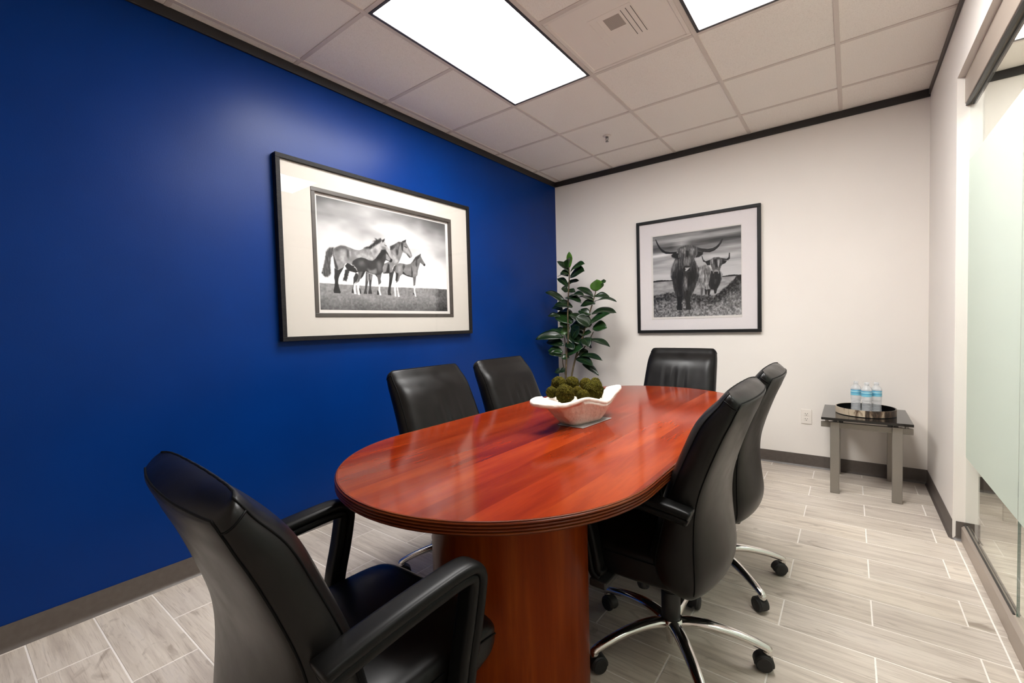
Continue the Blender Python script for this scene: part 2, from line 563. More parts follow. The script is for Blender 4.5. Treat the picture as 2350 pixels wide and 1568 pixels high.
def plank_field(xa, xb, phase_even, phase_odd):
    k = 0
    y = -0.087 + PW
    r = -1
    while y > YF:
        y1 = min(y, 0.0); y0 = max(y-PW, YF)
        ph = phase_even if r % 2 == 0 else phase_odd
        x = ph - PL*math.ceil((ph-xa)/PL)
        while x < xb:
            a, b = max(x, xa), min(x+PL, xb)
            plank(a+GAP/2, b-GAP/2, y0+GAP/2, y1-GAP/2)
            x += PL
        y -= PW; r += 1
plank_field(0.0, 3.0115, 2.350, 2.642)
plank_field(3.0115, XC, 3.40, 3.69)

# rubber cove base
def cove(name, path, closed=False):
    """profile swept along wall; path = list of (x,y), nrm computed to the left of travel (into the room)"""
    prof = [(0.0, 0.0), (0.0, 0.100), (0.0026, 0.1005), (0.0032, 0.098), (0.0034, 0.020), (0.006, 0.009), (0.012, 0.003), (0.014, 0.0002)]
    mb = MB(); rings = []
    P = [Vector((x, y)) for x, y in path]
    for i, p in enumerate(P):
        d0 = (P[i]-P[i-1]).normalized() if i > 0 else (P[1]-P[0]).normalized()
        d1 = (P[i+1]-P[i]).normalized() if i < len(P)-1 else d0
        n0 = Vector((-d0.y, d0.x)); n1 = Vector((-d1.y, d1.x))
        n = (n0+n1); n = n/max(n.dot(n0), 0.2)
        rings.append([(p.x+n.x*a, p.y+n.y*a, z) for a, z in prof])
    mb.loft(rings, True, True)
    o = struct(mb, name, 'cove_base', False)
    smooth_by_angle(o.data, 40)
    return o
cove('baseboard_left', [(0.0, 0.0), (0.0, YF)])
cove('baseboard_back', [(XR, 0.0), (0.0, 0.0)])
cove('baseboard_right', [(3.105, 0.0), (3.105, YG), (XR+0.02, YG), (XR+0.006, YG+0.006), (XR, YG+0.02), (XR, 0.0)])
cove('baseboard_corridor', [(XC, 0.0), (3.105, 0.0)])

# black angle trim where walls meet ceiling
for nm, a in (('trim_1', (0, 0.012, YF, 0, 2.684, H+0.002)), ('trim_2', (0.012, XR, -0.012, 0, 2.684, H+0.002)), ('trim_4', (3.105, XC, -0.012, 0, 2.684, H+0.002))):
    struct(MB().rbox(*a, r=0.0015, seg=1), nm, 'black_trim')
struct(MB().rbox(XR-0.010, XR, YF, -0.012, 2.697, H+0.002, r=0.0015, seg=1), 'trim_3', 'dark_grey_trim')

# ceiling: slab, lay-in tiles, exposed tee grid
ceiling = struct(MB().box(0, XC, YF, 0, 2.775, 2.80), 'ceiling', 'tee_bar')
T = 0.6096
XS = [0.0] + [0.0735+T*i for i in range(5)] + [XR]
YS = [0.0] + [-(0.4263+T*j) for j in range(8)] + [YF]
LIGHTS = {(2, 3), (2, 4), (4, 3), (4, 4)}
GRILLE = (3, 3)
tile_cache = {}
def tile(x0, x1, y0, y1):
    w, d = round(x1-x0, 4), round(y1-y0, 4)
    if w < 0.02 or d < 0.02: return
    if (w, d) not in tile_cache:
        tile_cache[(w, d)] = mesh_from('ceiling_tile', MB().rbox(-w/2, w/2, -d/2, d/2, 0, 0.016, 0.002, 1).v, MB().rbox(-w/2, w/2, -d/2, d/2, 0, 0.016, 0.002, 1).f)
    obj('ceiling_tile', tile_cache[(w, d)], 'ceiling_tile', ceiling, ((x0+x1)/2, (y0+y1)/2, 2.7385))
for i in range(len(XS)-1):
    for j in range(len(YS)-1):
        if (i, j) in LIGHTS or (i, j) == GRILLE: continue
        tile(XS[i]+0.002, XS[i+1]-0.002, YS[j+1]+0.002, YS[j]-0.002)
def tee(x0, x1, y0, y1):
    MB().rbox(x0, x1, y0, y1, 2.7345, 2.7395, 0.0008, 1).build('tee_bar', 'tee_bar', ceiling)
for x in XS[1:-1]: tee(x-0.0118, x+0.0118, YF, -0.012)
for j, y in enumerate(YS[1:-1]):
    for i in range(len(XS)-1):
        if (i, j) in LIGHTS and (i, j+1) in LIGHTS: continue
        a = XS[i]+(0.0118 if i else 0.012); b = XS[i+1]-(0.0118 if i < len(XS)-2 else 0.010)
        tee(a, b, y-0.0118, y+0.0118)
# corridor ceiling
CX = [3.105, 3.19, 3.19+T, 3.19+2*T, XC]
CY = [0.0, -0.395] + [-0.395-T*k for k in range(1, 8)] + [YF]
CL = {(1, 1), (1, 2), (1, 5), (1, 6)}
for i in range(4):
    for j in range(len(CY)-1):
        if (i, j) in CL: continue
        tile(CX[i]+0.002, CX[i+1]-0.002, CY[j+1]+0.002, CY[j]-0.002)
for x in CX[1:-1]: tee(x-0.0118, x+0.0118, YF, -0.012)
for j, y in enumerate(CY[1:-1]):
    for i in range(4):
        if (i, j) in CL and (i, j+1) in CL: continue
        tee(CX[i]+0.0118, CX[i+1]-0.0118, y-0.0118, y+0.0118)

def troffer(x0, x1, y0, y1, label, group, diff):
    cx, cy = (x0+x1)/2, (y0+y1)/2
    t = empty('ceiling_light', (cx, cy, 2.735))
    tag(t, label, 'ceiling light', group)
    hx, hy = (x1-x0)/2-0.0125, (y1-y0)/2-0.0125
    f = 0.016
    mb = MB()
    mb.rbox(-hx, hx, -hy, -hy+f, -0.002, 0.03, 0.001, 1).rbox(-hx, hx, hy-f, hy, -0.002, 0.03, 0.001, 1)
    mb.rbox(-hx, -hx+f, -hy+f, hy-f, -0.002, 0.03, 0.001, 1).rbox(hx-f, hx, -hy+f, hy-f, -0.002, 0.03, 0.001, 1)
    mb.build('frame', 'troffer_frame', t)
    MB().box(-hx+f, hx-f, -hy+f, hy-f, 0.003, 0.010).build('diffuser', diff, t)
    MB().rbox(-hx+0.005, hx-0.005, -hy+0.005, hy-0.005, 0.011, 0.036, 0.002, 1).build('housing', 'duct_steel', t)
troffer(XS[2], XS[3], YS[5], YS[3], 'bright white ceiling light panel nearer the blue wall', None, 'lamp_diffuser')
troffer(XS[4], XS[5], YS[5], YS[3], 'bright white ceiling light panel right of the square air grille', None, 'lamp_diffuser')
troffer(CX[1], CX[2], CY[3], CY[1], 'bright ceiling light panel in the corridor behind the glass, near end wall', None, 'corridor_diffuser')
troffer(CX[1], CX[2], CY[7], CY[5], 'bright ceiling light panel in the corridor behind the glass, away from end wall', None, 'corridor_diffuser')

# perforated return air grille
g = empty('air_grille', ((XS[3]+XS[4])/2, (YS[3]+YS[4])/2, 2.735))
tag(g, 'square perforated metal air return grille in the ceiling between the light panels', 'air grille')
hw = T/2-0.0125
MB().rbox(-hw, hw, -hw, -hw+0.022, 0.0, 0.012, 0.002, 1).rbox(-hw, hw, hw-0.022, hw, 0.0, 0.012, 0.002, 1).rbox(-hw, -hw+0.022, -hw+0.022, hw-0.022, 0.0, 0.012, 0.002, 1).rbox(hw-0.022, hw, -hw+0.022, hw-0.022, 0.0, 0.012, 0.002, 1).build('frame', 'duct_steel', g)
MB().box(-hw+0.022, hw-0.022, -hw+0.022, hw-0.022, 0.004, 0.010).build('perforated_face', 'perforated_steel', g)
MB().rbox(-0.105, 0.125, -0.155, 0.105, 0.0028, 0.0042, 0.0005, 1).build('duct_plate', 'perforated_steel', g)
MB().box(-0.035, 0.050, -0.115, -0.015, 0.0020, 0.0030).build('duct_opening', 'duct_mesh', g)
for xx in (-0.100, -0.062, 0.066, 0.092, 0.118):
    MB().box(xx-0.0012, xx+0.0012, -0.13, 0.10, 0.0016, 0.0030).build('duct_vane', 'bronze_fillet' if xx > 0.06 else 'perforated_steel', g)

# sprinkler
s = empty('fire_sprinkler', (0.971, -0.756, 2.7385))
tag(s, 'small chrome fire sprinkler head hanging from a ceiling tile', 'sprinkler')
MB().lathe([(0.012, 0), (0.030, 0), (0.034, -0.0015), (0.033, -0.004), (0.020, -0.007), (0.012, -0.008)], 28).build('escutcheon', 'duct_steel', s, True)
MB().lathe([(0.0, -0.004), (0.011, -0.004), (0.011, -0.016), (0.007, -0.019), (0.0, -0.019)], 20).build('body', 'sprinkler_chrome', s, True)
for sg in (-1, 1):
    MB().tube([(sg*0.009, 0, -0.014), (sg*0.012, 0, -0.024), (sg*0.010, 0, -0.036), (sg*0.002, 0, -0.044)], 0.0022, 8).build('frame_arm', 'sprinkler_chrome', s, True)
MB().tube([(0, 0, -0.018), (0, 0, -0.040)], 0.0018, 8).build('glass_bulb', 'bronze_fillet', s, True)
MB().lathe([(0.0, -0.042), (0.004, -0.042), (0.004, -0.046), (0.013, -0.047), (0.013, -0.049), (0.0, -0.049)], 20).build('deflector', 'sprinkler_chrome', s, True)

# ------------------------------------------------------------------ glass partition
XGL = 3.057
def glass_slab(name, y0, y1, z0, z1, parent):
    """10 mm slab: clear faces, green polished edges"""
    a, b = XGL-0.004, XGL+0.004
    o = MB().box(a, b, y0, y1, z0, z1).build(name, 'clear_glass', parent)
    o.data.materials.append(MAT['glass_edge_green'])
    for p in o.data.polygons:
        if p.normal.y < -0.5 and y0 < -1.0: p.material_index = 1
    return o
def rail(name, y0, y1, z1, parent, wide=0.0):
    mb = MB()
    e = 0.012
    prof = [(3.037-wide, 0.001), (3.037-wide, z1-e), (3.037-wide+e, z1), (3.077+wide-e, z1), (3.077+wide, z1-e), (3.077+wide, 0.001)]
    mb.loft([[(x, y0, z) for x, z in prof], [(x, y1, z) for x, z in prof]], True, True)
    return mb.build(name, 'satin_rail', parent)
w = empty('window_1', (0, 0, 0)); tag(w, kind='structure')
glass_slab('glass_pane', -1.880, YG-0.005, 0.080, 2.300, w)
rail('base_rail', -1.866, YG-0.0145, 0.088, w)
MB().box(XGL-0.0095, XGL-0.0042, -1.866, YG-0.0145, 0.084, 0.094).build('glazing_gasket', 'black_gasket', w)
MB().box(XGL+0.0042, XGL+0.0095, -1.866, YG-0.0145, 0.084, 0.094).build('glazing_gasket', 'black_gasket', w)
MB().rbox(3.034, 3.080, -3.955, YG-0.002, 2.262, 2.399, 0.003, 2).build('header_channel', 'satin_rail', w)
MB().rbox(3.037, 3.051, -3.955, YG-0.003, 2.250, 2.2615, 0.001, 1).build('glazing_gasket', 'black_gasket', w)
MB().rbox(3.063, 3.077, -3.955, YG-0.003, 2.250, 2.2615, 0.001, 1).build('glazing_gasket', 'black_gasket', w)
MB().box(XGL-0.0052, XGL-0.0042, -1.878, YG-0.004, 0.447, 1.975).build('frosted_film', 'frosted_film', w)
d = empty('door_1', (0, 0, 0)); tag(d, kind='structure')
glass_slab('glass_pane', -2.795, -1.884, 0.080, 2.244, d)
rail('bottom_rail', -2.795, -1.870, 0.092, d, 0.003)
MB().box(XGL-0.0052, XGL-0.0042, -2.793, -1.886, 0.447, 1.975).build('frosted_film', 'frosted_film', d)
hd = MB().tube([(XGL-0.055, -2.70, 0.75), (XGL-0.055, -2.70, 1.35)], 0.012, 12)
hd.tube([(XGL-0.055, -2.70, 0.85), (XGL-0.005, -2.70, 0.85)], 0.008, 8).tube([(XGL-0.055, -2.70, 1.25), (XGL-0.005, -2.70, 1.25)], 0.008, 8)
hd.build('pull_handle', 'polished_chrome', d, True)
w = empty('window_2', (0, 0, 0)); tag(w, kind='structure')
glass_slab('glass_pane', -3.955, -2.799, 0.080, 2.300, w)
rail('base_rail', -3.955, -2.799, 0.088, w)
MB().box(XGL-0.0052, XGL-0.0042, -3.953, -2.801, 0.447, 1.975).build('frosted_film', 'frosted_film', w)

# ------------------------------------------------------------------ drawing data (print coordinates in thousandths: grey, hair streaks, softness, outline)
HORSES = [
 (0.42,0,1,[(494,622),(513,663),(548,694),(568,712),(591,716),(607,729),(632,749),(629,724),(639,696),(654,659),(670,622),(680,584),(669,562),(657,558),(637,587),(617,604),(599,610),(589,575),(572,523),(560,488),(525,464),(509,428),(501,389),(482,377),(434,369),(430,381),(443,467),(488,497),(507,524),(504,571)]),
 (0.55,0,2,[(607,690),(630,675),(646,643),(662,611),(671,578),(645,603),(617,623),(604,636)]),
 (0.58,0,3,[(512,582),(535,610),(542,558),(560,512),(533,479),(510,500)]),
 (0.1,0,2,[(476,476),(487,463),(486,377),(434,369),(460,393)]),
 (0.16,0,2,[(543,645),(567,658),(562,590),(550,564),(543,606)]),
 (0.12,1,1,[(494,650),(513,663),(536,677),(536,648),(512,615),(497,617)]),
 (0.3,1,1,[(533,676),(564,711),(591,712),(575,665),(558,618),(543,635)]),
 (0.12,0,2,[(583,705),(607,715),(601,616),(590,633)]),
 (0.1,0,1,[(591,719),(632,749),(627,721),(611,710)]),
 (0.1,0,1,[(629,606),(661,571),(657,556),(637,582)]),
 (0.1,0,1,[(611,681),(638,666),(634,658),(612,671)]),
 (0.1,0,1,[(482,382),(520,396),(509,332),(501,283),(491,234),(488,186),(495,157),(467,158),(465,194),(476,257),(481,315)]),
 (0.46,0,1,[(90,514),(95,549),(109,566),(143,591),(174,590),(206,581),(238,569),(267,570),(291,584),(342,595),(374,624),(407,672),(432,690),(457,677),(467,603),(458,493),(392,460),(254,415),(209,427),(171,431),(154,394),(120,363),(105,383),(97,429),(92,480)]),
 (0.26,0,4,[(99,549),(112,565),(143,590),(174,589),(192,565),(148,558),(111,530)]),
 (0.62,0,5,[(135,504),(154,546),(173,544),(178,475),(158,429),(140,452)]),
 (0.64,0,4,[(243,521),(290,537),(358,529),(368,494),(289,492),(249,495)]),
 (0.24,0,3,[(180,563),(195,557),(191,477),(181,493)]),
 (0.62,0,2,[(197,553),(207,550),(207,497),(199,505)]),
 (0.15,0,2,[(90,514),(98,481),(109,431),(120,385),(117,361),(100,376),(95,429)]),
 (0.08,0,1,[(96,378),(120,363),(154,394),(162,405),(144,358),(131,326),(121,290),(117,251),(121,208),(131,165),(127,153),(88,153),(85,175),(92,214),(96,258),(92,292),(96,335)]),
 (0.07,0,1,[(164,408),(183,437),(209,422),(237,395),(250,361),(236,352),(195,363),(173,387)]),
 (0.1,0,1,[(236,355),(219,304),(216,237),(207,192),(202,165),(216,157),(223,237),(235,292),(249,338)]),
 (0.62,0,2,[(346,591),(381,630),(418,669),(436,687),(454,688),(468,660),(483,629),(501,594),(509,553),(511,514),(481,520),(459,573),(427,591),(397,540),(375,504),(359,548)]),
 (0.5,0,4,[(372,522),(359,580),(388,608),(394,563)]),
 (0.4,0,3,[(433,639),(461,644),(467,603),(431,597)]),
 (0.22,1,1,[(70,559),(100,566),(95,536),(91,497),(78,469),(72,392),(75,324),(55,292),(35,292),(15,322),(28,386),(38,446),(48,520)]),
 (0.09,1,1,[(287,585),(312,608),(339,622),(361,649),(382,675),(358,669),(390,691),(376,712),(404,698),(426,720),(434,698),(418,671),(381,635),(346,595)]),
 (0.09,0,1,[(434,700),(458,721),(454,695),(439,675)]),
 (0.15,0,1,[(450,661),(470,651),(468,645),(448,656)]),
 (0.18,0,1,[(307,372),(330,360),(324,291),(316,245),(308,198),(311,159),(284,158),(297,211),(301,275)]),
 (0.45,0,2,[(313,359),(329,360),(322,286),(313,276)]),
 (0.15,0,1,[(329,356),(356,349),(346,279),(340,223),(347,161),(318,162),(328,222),(327,291)]),
 (0.45,0,2,[(337,347),(354,347),(345,293),(336,297)]),
 (0.14,0,1,[(216,454),(232,474),(249,490),(276,503),(306,499),(329,486),(357,483),(379,505),(401,545),(426,582),(429,603),(460,609),(478,581),(492,540),(509,524),(511,505),(499,488),(477,500),(455,506),(445,467),(435,428),(432,386),(421,361),(390,325),(372,351),(338,357),(304,376),(283,355),(270,345),(250,361),(241,395),(228,412)]),
 (0.3,0,5,[(265,470),(299,475),(301,430),(274,417),(254,433)]),
 (0.42,0,3,[(316,409),(348,390),(387,413),(387,367),(367,354),(331,365)]),
 (0.32,0,5,[(396,489),(428,465),(427,399),(401,377),(392,432)]),
 (0.5,0,2,[(463,574),(481,553),(499,522),(488,502),(462,517)]),
 (0.07,1,1,[(427,601),(460,609),(461,583),(444,552),(425,512),(407,500),(379,495),(404,541)]),
 (0.06,0,1,[(496,522),(511,522),(511,503),(499,486),(491,497)]),
 (0.1,1,1,[(165,373),(189,389),(195,368),(184,318),(172,264),(155,271),(145,268),(156,315)]),
 (0.1,1,1,[(212,436),(222,464),(239,471),(222,429),(232,381),(221,393)]),
 (0.3,0,1,[(253,365),(286,369),(300,380),(286,351),(265,295),(254,262),(241,257),(249,307)]),
 (0.88,0,1,[(241,257),(261,276),(254,199),(261,145),(245,148),(240,216)]),
 (0.12,0,1,[(219,308),(246,354),(254,325),(241,270),(232,242),(218,250)]),
 (0.85,0,1,[(220,246),(234,270),(231,202),(236,153),(221,152),(215,201)]),
 (0.08,0,1,[(255,213),(263,204),(269,157),(260,161)]),
 (0.06,0,1,[(287,374),(307,381),(286,324),(268,295),(272,327)]),
 (0.26,0,1,[(387,348),(423,361),(414,313),(418,285),(410,252),(397,251),(393,302)]),
 (0.9,0,1,[(397,251),(413,271),(407,205),(416,152),(402,152),(395,190)]),
 (0.07,0,1,[(387,203),(396,190),(401,156),(383,155)]),
 (0.4,0,1,[(521,449),(540,475),(572,494),(599,493),(627,487),(660,499),(681,529),(707,578),(736,603),(756,621),(755,596),(770,562),(793,519),(796,504),(784,490),(773,501),(748,523),(739,486),(725,434),(722,388),(707,366),(678,356),(633,364),(593,384),(569,357),(557,307),(541,291),(530,314),(542,354),(531,387),(524,406)]),
 (0.52,0,4,[(548,462),(587,481),(578,407),(554,385)]),
 (0.5,0,4,[(684,469),(709,462),(712,402),(687,399)]),
 (0.13,1,1,[(674,511),(706,573),(741,604),(757,621),(747,579),(723,555),(718,468),(705,492),(710,548),(685,522)]),
 (0.15,1,1,[(521,449),(542,472),(532,416),(518,381),(500,333),(485,334),(501,389)]),
 (0.1,0,1,[(594,414),(625,378),(678,368),(678,355),(633,363),(590,383)]),
 (0.2,0,2,[(603,489),(616,466),(596,414),(592,458)]),
 (0.14,0,1,[(668,482),(679,413),(676,360),(666,367)]),
 (0.12,0,1,[(537,393),(558,385),(547,306),(537,276),(530,314)]),
 (0.85,0,1,[(522,304),(537,305),(533,237),(533,144),(521,149),(516,212)]),
 (0.9,0,1,[(537,286),(551,302),(549,238),(562,145),(546,144),(540,213)]),
 (0.3,0,1,[(678,361),(708,371),(701,310),(696,269),(681,268),(681,318)]),
 (0.9,0,1,[(683,265),(700,279),(695,223),(704,152),(692,156),(683,207)]),
 (0.1,0,1,[(674,197),(685,187),(691,171),(676,176)]),
 (0.1,0,1,[(780,517),(796,514),(794,496),(784,489),(775,499)]),
]
COWS = [
 (0.46,1,2,[(536,573),(609,597),(641,587),(678,547),(687,492),(670,426),(650,360),(644,296),(604,329),(572,338),(533,368),(492,316),(471,269),(480,372),(528,471),(562,516)]),
 (0.28,1,4,[(608,567),(671,520),(670,453),(620,498)]),
 (0.3,0,1,[(565,339),(598,330),(583,242),(564,243)]),
 (0.08,0,1,[(607,322),(639,300),(632,246),(613,254)]),
 (0.07,0,1,[(639,310),(676,308),(660,231),(641,246)]),
 (0.07,0,1,[(706,309),(747,313),(734,254),(715,255)]),
 (0.45,1,2,[(769,525),(806,469),(792,403),(773,365),(752,420)]),
 (0.06,1,2,[(681,519),(769,512),(787,470),(783,417),(776,365),(750,313),(712,299),(674,305),(650,360),(670,453)]),
 (0.25,1,3,[(721,422),(746,407),(732,361),(714,369)]),
 (0.05,0,1,[(578,705),(587,697),(600,655),(622,636),(674,648),(673,628),(622,621),(596,634),(584,671)]),
 (0.08,0,1,[(787,656),(848,640),(868,654),(874,706),(883,702),(883,639),(862,621),(799,634)]),
 (0.05,0,1,[(619,626),(673,634),(673,587),(641,585)]),
 (0.05,0,1,[(799,635),(852,618),(835,592),(792,576)]),
 (0.28,1,1,[(672,648),(712,671),(768,668),(800,645),(800,589),(782,537),(769,492),(734,473),(703,491),(691,545),(673,601)]),
 (0.5,1,2,[(680,640),(705,651),(701,598),(682,600)]),
 (0.5,1,2,[(743,647),(780,637),(767,558),(754,560)]),
 (0.06,1,2,[(721,650),(743,647),(751,553),(729,562)]),
 (0.5,0,1,[(713,520),(735,531),(760,516),(769,485),(759,476),(753,503),(716,503),(703,483)]),
 (0.05,0,1,[(714,506),(755,503),(759,469),(715,478)]),
 (0.11,1,2,[(275,702),(322,711),(502,692),(519,612),(552,543),(545,466),(528,415),(502,339),(469,269),(446,227),(378,234),(352,242),(287,239),(255,328),(237,437),(218,493),(226,573),(248,638)]),
 (0.36,1,4,[(275,689),(308,692),(293,607),(246,544),(221,479),(223,559),(248,638)]),
 (0.36,1,3,[(504,665),(519,612),(549,544),(542,479),(518,547)]),
 (0.03,1,4,[(319,564),(371,533),(356,428),(340,263),(295,332),(291,467)]),
 (0.03,1,5,[(422,529),(505,548),(510,449),(458,388),(419,357)]),
 (0.38,1,3,[(383,492),(414,437),(409,325),(380,304),(363,375)]),
 (0.04,0,1,[(287,246),(359,248),(344,163),(351,79),(284,85),(295,172)]),
 (0.08,0,1,[(385,237),(451,240),(443,165),(457,80),(392,81),(396,160)]),
 (0.03,0,1,[(34,966),(44,962),(76,893),(109,842),(157,804),(217,789),(297,785),(290,766),(230,765),(163,773),(115,802),(75,858),(49,916)]),
 (0.12,0,1,[(514,815),(579,790),(644,776),(701,779),(739,794),(771,824),(796,867),(814,874),(797,826),(764,783),(720,749),(669,734),(611,744),(533,770)]),
 (0.04,0,1,[(559,765),(611,756),(669,749),(726,766),(771,810),(764,783),(720,749),(669,734),(611,744)]),
 (0.04,1,1,[(228,747),(257,774),(310,765),(316,698),(275,704),(233,727)]),
 (0.04,1,1,[(520,766),(599,750),(592,717),(552,693),(512,690),(499,727)]),
 (0.24,1,1,[(297,813),(350,840),(415,847),(491,833),(541,804),(534,721),(502,692),(488,641),(468,590),(448,540),(409,529),(371,535),(352,588),(334,656),(316,738)]),
 (0.44,1,3,[(337,809),(402,827),(394,743),(362,759)]),
 (0.44,1,3,[(440,816),(503,789),(477,720),(446,750)]),
 (0.05,1,2,[(401,788),(433,778),(425,700),(400,715)]),
 (0.34,1,3,[(374,705),(451,697),(437,606),(385,611)]),
 (0.3,0,1,[(318,698),(330,696),(332,563),(322,571)]),
 (0.03,0,2,[(385,605),(443,599),(451,539),(371,537),(358,567)]),
 (0.6,0,1,[(388,583),(448,582),(426,561),(405,542),(387,544),(397,563)]),
 (0.6,0,1,[(495,686),(508,684),(516,638),(501,659)]),
]
# rubber plant: stem centre lines, and leaves as base xyz, tip xyz, width, tone
STEMS= [[[0.322, -0.4, 0.657], [0.336, -0.4, 0.864], [0.359, -0.4, 1.07], [0.359, -0.4, 1.312], [0.383, -0.4, 1.625], [0.386, -0.4, 1.744]], [[0.369, -0.37, 0.665], [0.422, -0.37, 0.864], [0.477, -0.37, 0.995], [0.532, -0.37, 1.16], [0.581, -0.37, 1.295], [0.618, -0.37, 1.392], [0.652, -0.37, 1.5]], [[0.405, -0.34, 0.862], [0.491, -0.34, 0.947], [0.554, -0.34, 1.03], [0.602, -0.34, 1.112]], [[0.277, -0.31, 0.76], [0.272, -0.31, 0.972], [0.258, -0.31, 1.087]], [[0.246, -0.28, 0.669], [0.221, -0.28, 0.785], [0.216, -0.28, 0.892]]]
LEAVES= [[0.374, -0.38, 1.747, 0.406, -0.432, 1.894, 0.028, 2], [0.369, -0.38, 1.743, 0.408, -0.453, 1.828, 0.074, 1], [0.373, -0.38, 1.701, 0.252, -0.407, 1.818, 0.046, 0], [0.389, -0.38, 1.704, 0.58, -0.445, 1.755, 0.06, 1], [0.383, -0.38, 1.65, 0.581, -0.459, 1.685, 0.088, 0], [0.373, -0.38, 1.683, 0.286, -0.406, 1.698, 0.056, 0], [0.362, -0.38, 1.665, 0.208, -0.323, 1.678, 0.033, 0], [0.354, -0.38, 1.559, 0.214, -0.342, 1.657, 0.042, 0], [0.344, -0.38, 1.579, 0.463, -0.348, 1.615, 0.037, 0], [0.358, -0.38, 1.517, 0.31, -0.434, 1.541, 0.047, 0], [0.353, -0.38, 1.522, 0.439, -0.384, 1.498, 0.033, 0], [0.318, -0.38, 1.398, 0.122, -0.426, 1.521, 0.052, 0], [0.378, -0.38, 1.46, 0.562, -0.442, 1.461, 0.051, 0], [0.324, -0.38, 1.454, 0.541, -0.453, 1.39, 0.052, 0], [0.402, -0.38, 1.357, 0.225, -0.436, 1.383, 0.07, 0], [0.353, -0.38, 1.313, 0.232, -0.322, 1.323, 0.037, 0], [0.393, -0.38, 1.2, 0.185, -0.337, 1.3, 0.112, 1], [0.363, -0.38, 1.284, 0.487, -0.341, 1.206, 0.065, 0], [0.289, -0.38, 1.334, 0.144, -0.342, 1.36, 0.047, 0], [0.265, -0.38, 1.269, 0.147, -0.439, 1.277, 0.038, 0], [0.657, -0.38, 1.499, 0.687, -0.42, 1.603, 0.085, 2], [0.709, -0.38, 1.556, 0.758, -0.37, 1.589, 0.019, 1], [0.629, -0.38, 1.445, 0.439, -0.353, 1.541, 0.04, 0], [0.628, -0.38, 1.41, 0.441, -0.333, 1.449, 0.045, 0], [0.639, -0.38, 1.445, 0.77, -0.329, 1.443, 0.04, 0], [0.643, -0.38, 1.4, 0.898, -0.456, 1.384, 0.036, 0], [0.647, -0.38, 1.382, 0.482, -0.373, 1.363, 0.045, 0], [0.611, -0.38, 1.285, 0.853, -0.363, 1.285, 0.063, 0], [0.595, -0.38, 1.272, 0.469, -0.389, 1.313, 0.054, 0], [0.547, -0.38, 1.151, 0.828, -0.442, 1.277, 0.055, 1], [0.618, -0.38, 1.149, 0.77, -0.394, 1.147, 0.072, 1], [0.598, -0.38, 1.168, 0.479, -0.456, 1.262, 0.081, 0], [0.527, -0.38, 1.142, 0.348, -0.32, 1.181, 0.082, 0], [0.515, -0.38, 1.078, 0.39, -0.332, 1.11, 0.046, 0], [0.515, -0.38, 1.078, 0.603, -0.382, 1.109, 0.046, 0], [0.575, -0.38, 1.032, 0.813, -0.422, 0.969, 0.045, 0], [0.564, -0.38, 0.996, 0.56, -0.325, 0.952, 0.036, 0], [0.513, -0.38, 0.996, 0.399, -0.378, 1.06, 0.073, 0], [0.277, -0.38, 1.089, 0.331, -0.329, 1.177, 0.047, 2], [0.283, -0.38, 1.094, 0.173, -0.334, 1.146, 0.047, 1], [0.277, -0.38, 1.089, 0.046, -0.389, 1.081, 0.057, 1], [0.293, -0.38, 1.061, 0.035, -0.496, 1.047, 0.066, 0], [0.296, -0.38, 0.98, 0.086, -0.374, 1.008, 0.061, 0], [0.278, -0.38, 0.909, 0.119, -0.401, 0.927, 0.057, 1], [0.267, -0.38, 0.876, 0.151, -0.444, 0.902, 0.057, 0], [0.322, -0.38, 0.9, 0.535, -0.421, 0.975, 0.104, 1], [0.469, -0.38, 0.875, 0.542, -0.34, 0.929, 0.055, 0], [0.48, -0.38, 0.875, 0.754, -0.463, 0.844, 0.035, 0], [0.427, -0.38, 0.846, 0.657, -0.463, 0.792, 0.056, 0], [0.499, -0.38, 0.802, 0.667, -0.37, 0.694, 0.037, 0], [0.353, -0.38, 0.868, 0.293, -0.425, 0.851, 0.033, 1], [0.317, -0.38, 0.721, 0.238, -0.384, 0.723, 0.038, 0], [0.274, -0.38, 0.719, 0.188, -0.395, 0.707, 0.028, 0], [0.39, -0.38, 1.051, 0.495, -0.415, 1.161, 0.084, 0], [0.43, -0.38, 0.995, 0.33, -0.31, 1.115, 0.093, 0], [0.515, -0.38, 1.051, 0.604, -0.439, 0.972, 0.073, 0], [0.35, -0.38, 1.163, 0.279, -0.404, 1.221, 0.075, 0], [0.335, -0.38, 1.013, 0.44, -0.438, 0.943, 0.066, 0]]

# ------------------------------------------------------------------ conference table
TX, TY0, TY1, TR = 1.583, -3.010, -1.656, 0.547
def racetrack(r, z, cx=TX, y0=TY0, y1=TY1, n=40):
    pts = []
    for k in range(n+1):
        a = PI*k/n
        pts.append((cx+r*math.cos(a), y1+r*math.sin(a), z))
    for k in range(n+1):
        a = PI+PI*k/n
        pts.append((cx+r*math.cos(a), y0+r*math.sin(a), z))
    return pts
table = empty('conference_table', (TX, (TY0+TY1)/2, 0))
tag(table, 'glossy red mahogany racetrack conference table with ribbed edge and drum pedestals', 'table')
def local(mb, o):
    mb.v = [(x-o.location.x, y-o.location.y, z-o.location.z) for x, y, z in mb.v]
    return mb
mb = MB().loft([racetrack(TR-0.004, 0.7085), racetrack(TR-0.004, 0.7385), racetrack(TR-0.0055, 0.740)], True, True)
o = local(mb, table).build('tabletop', 'mahogany_top', table)
smooth_by_angle(o.data, 30)
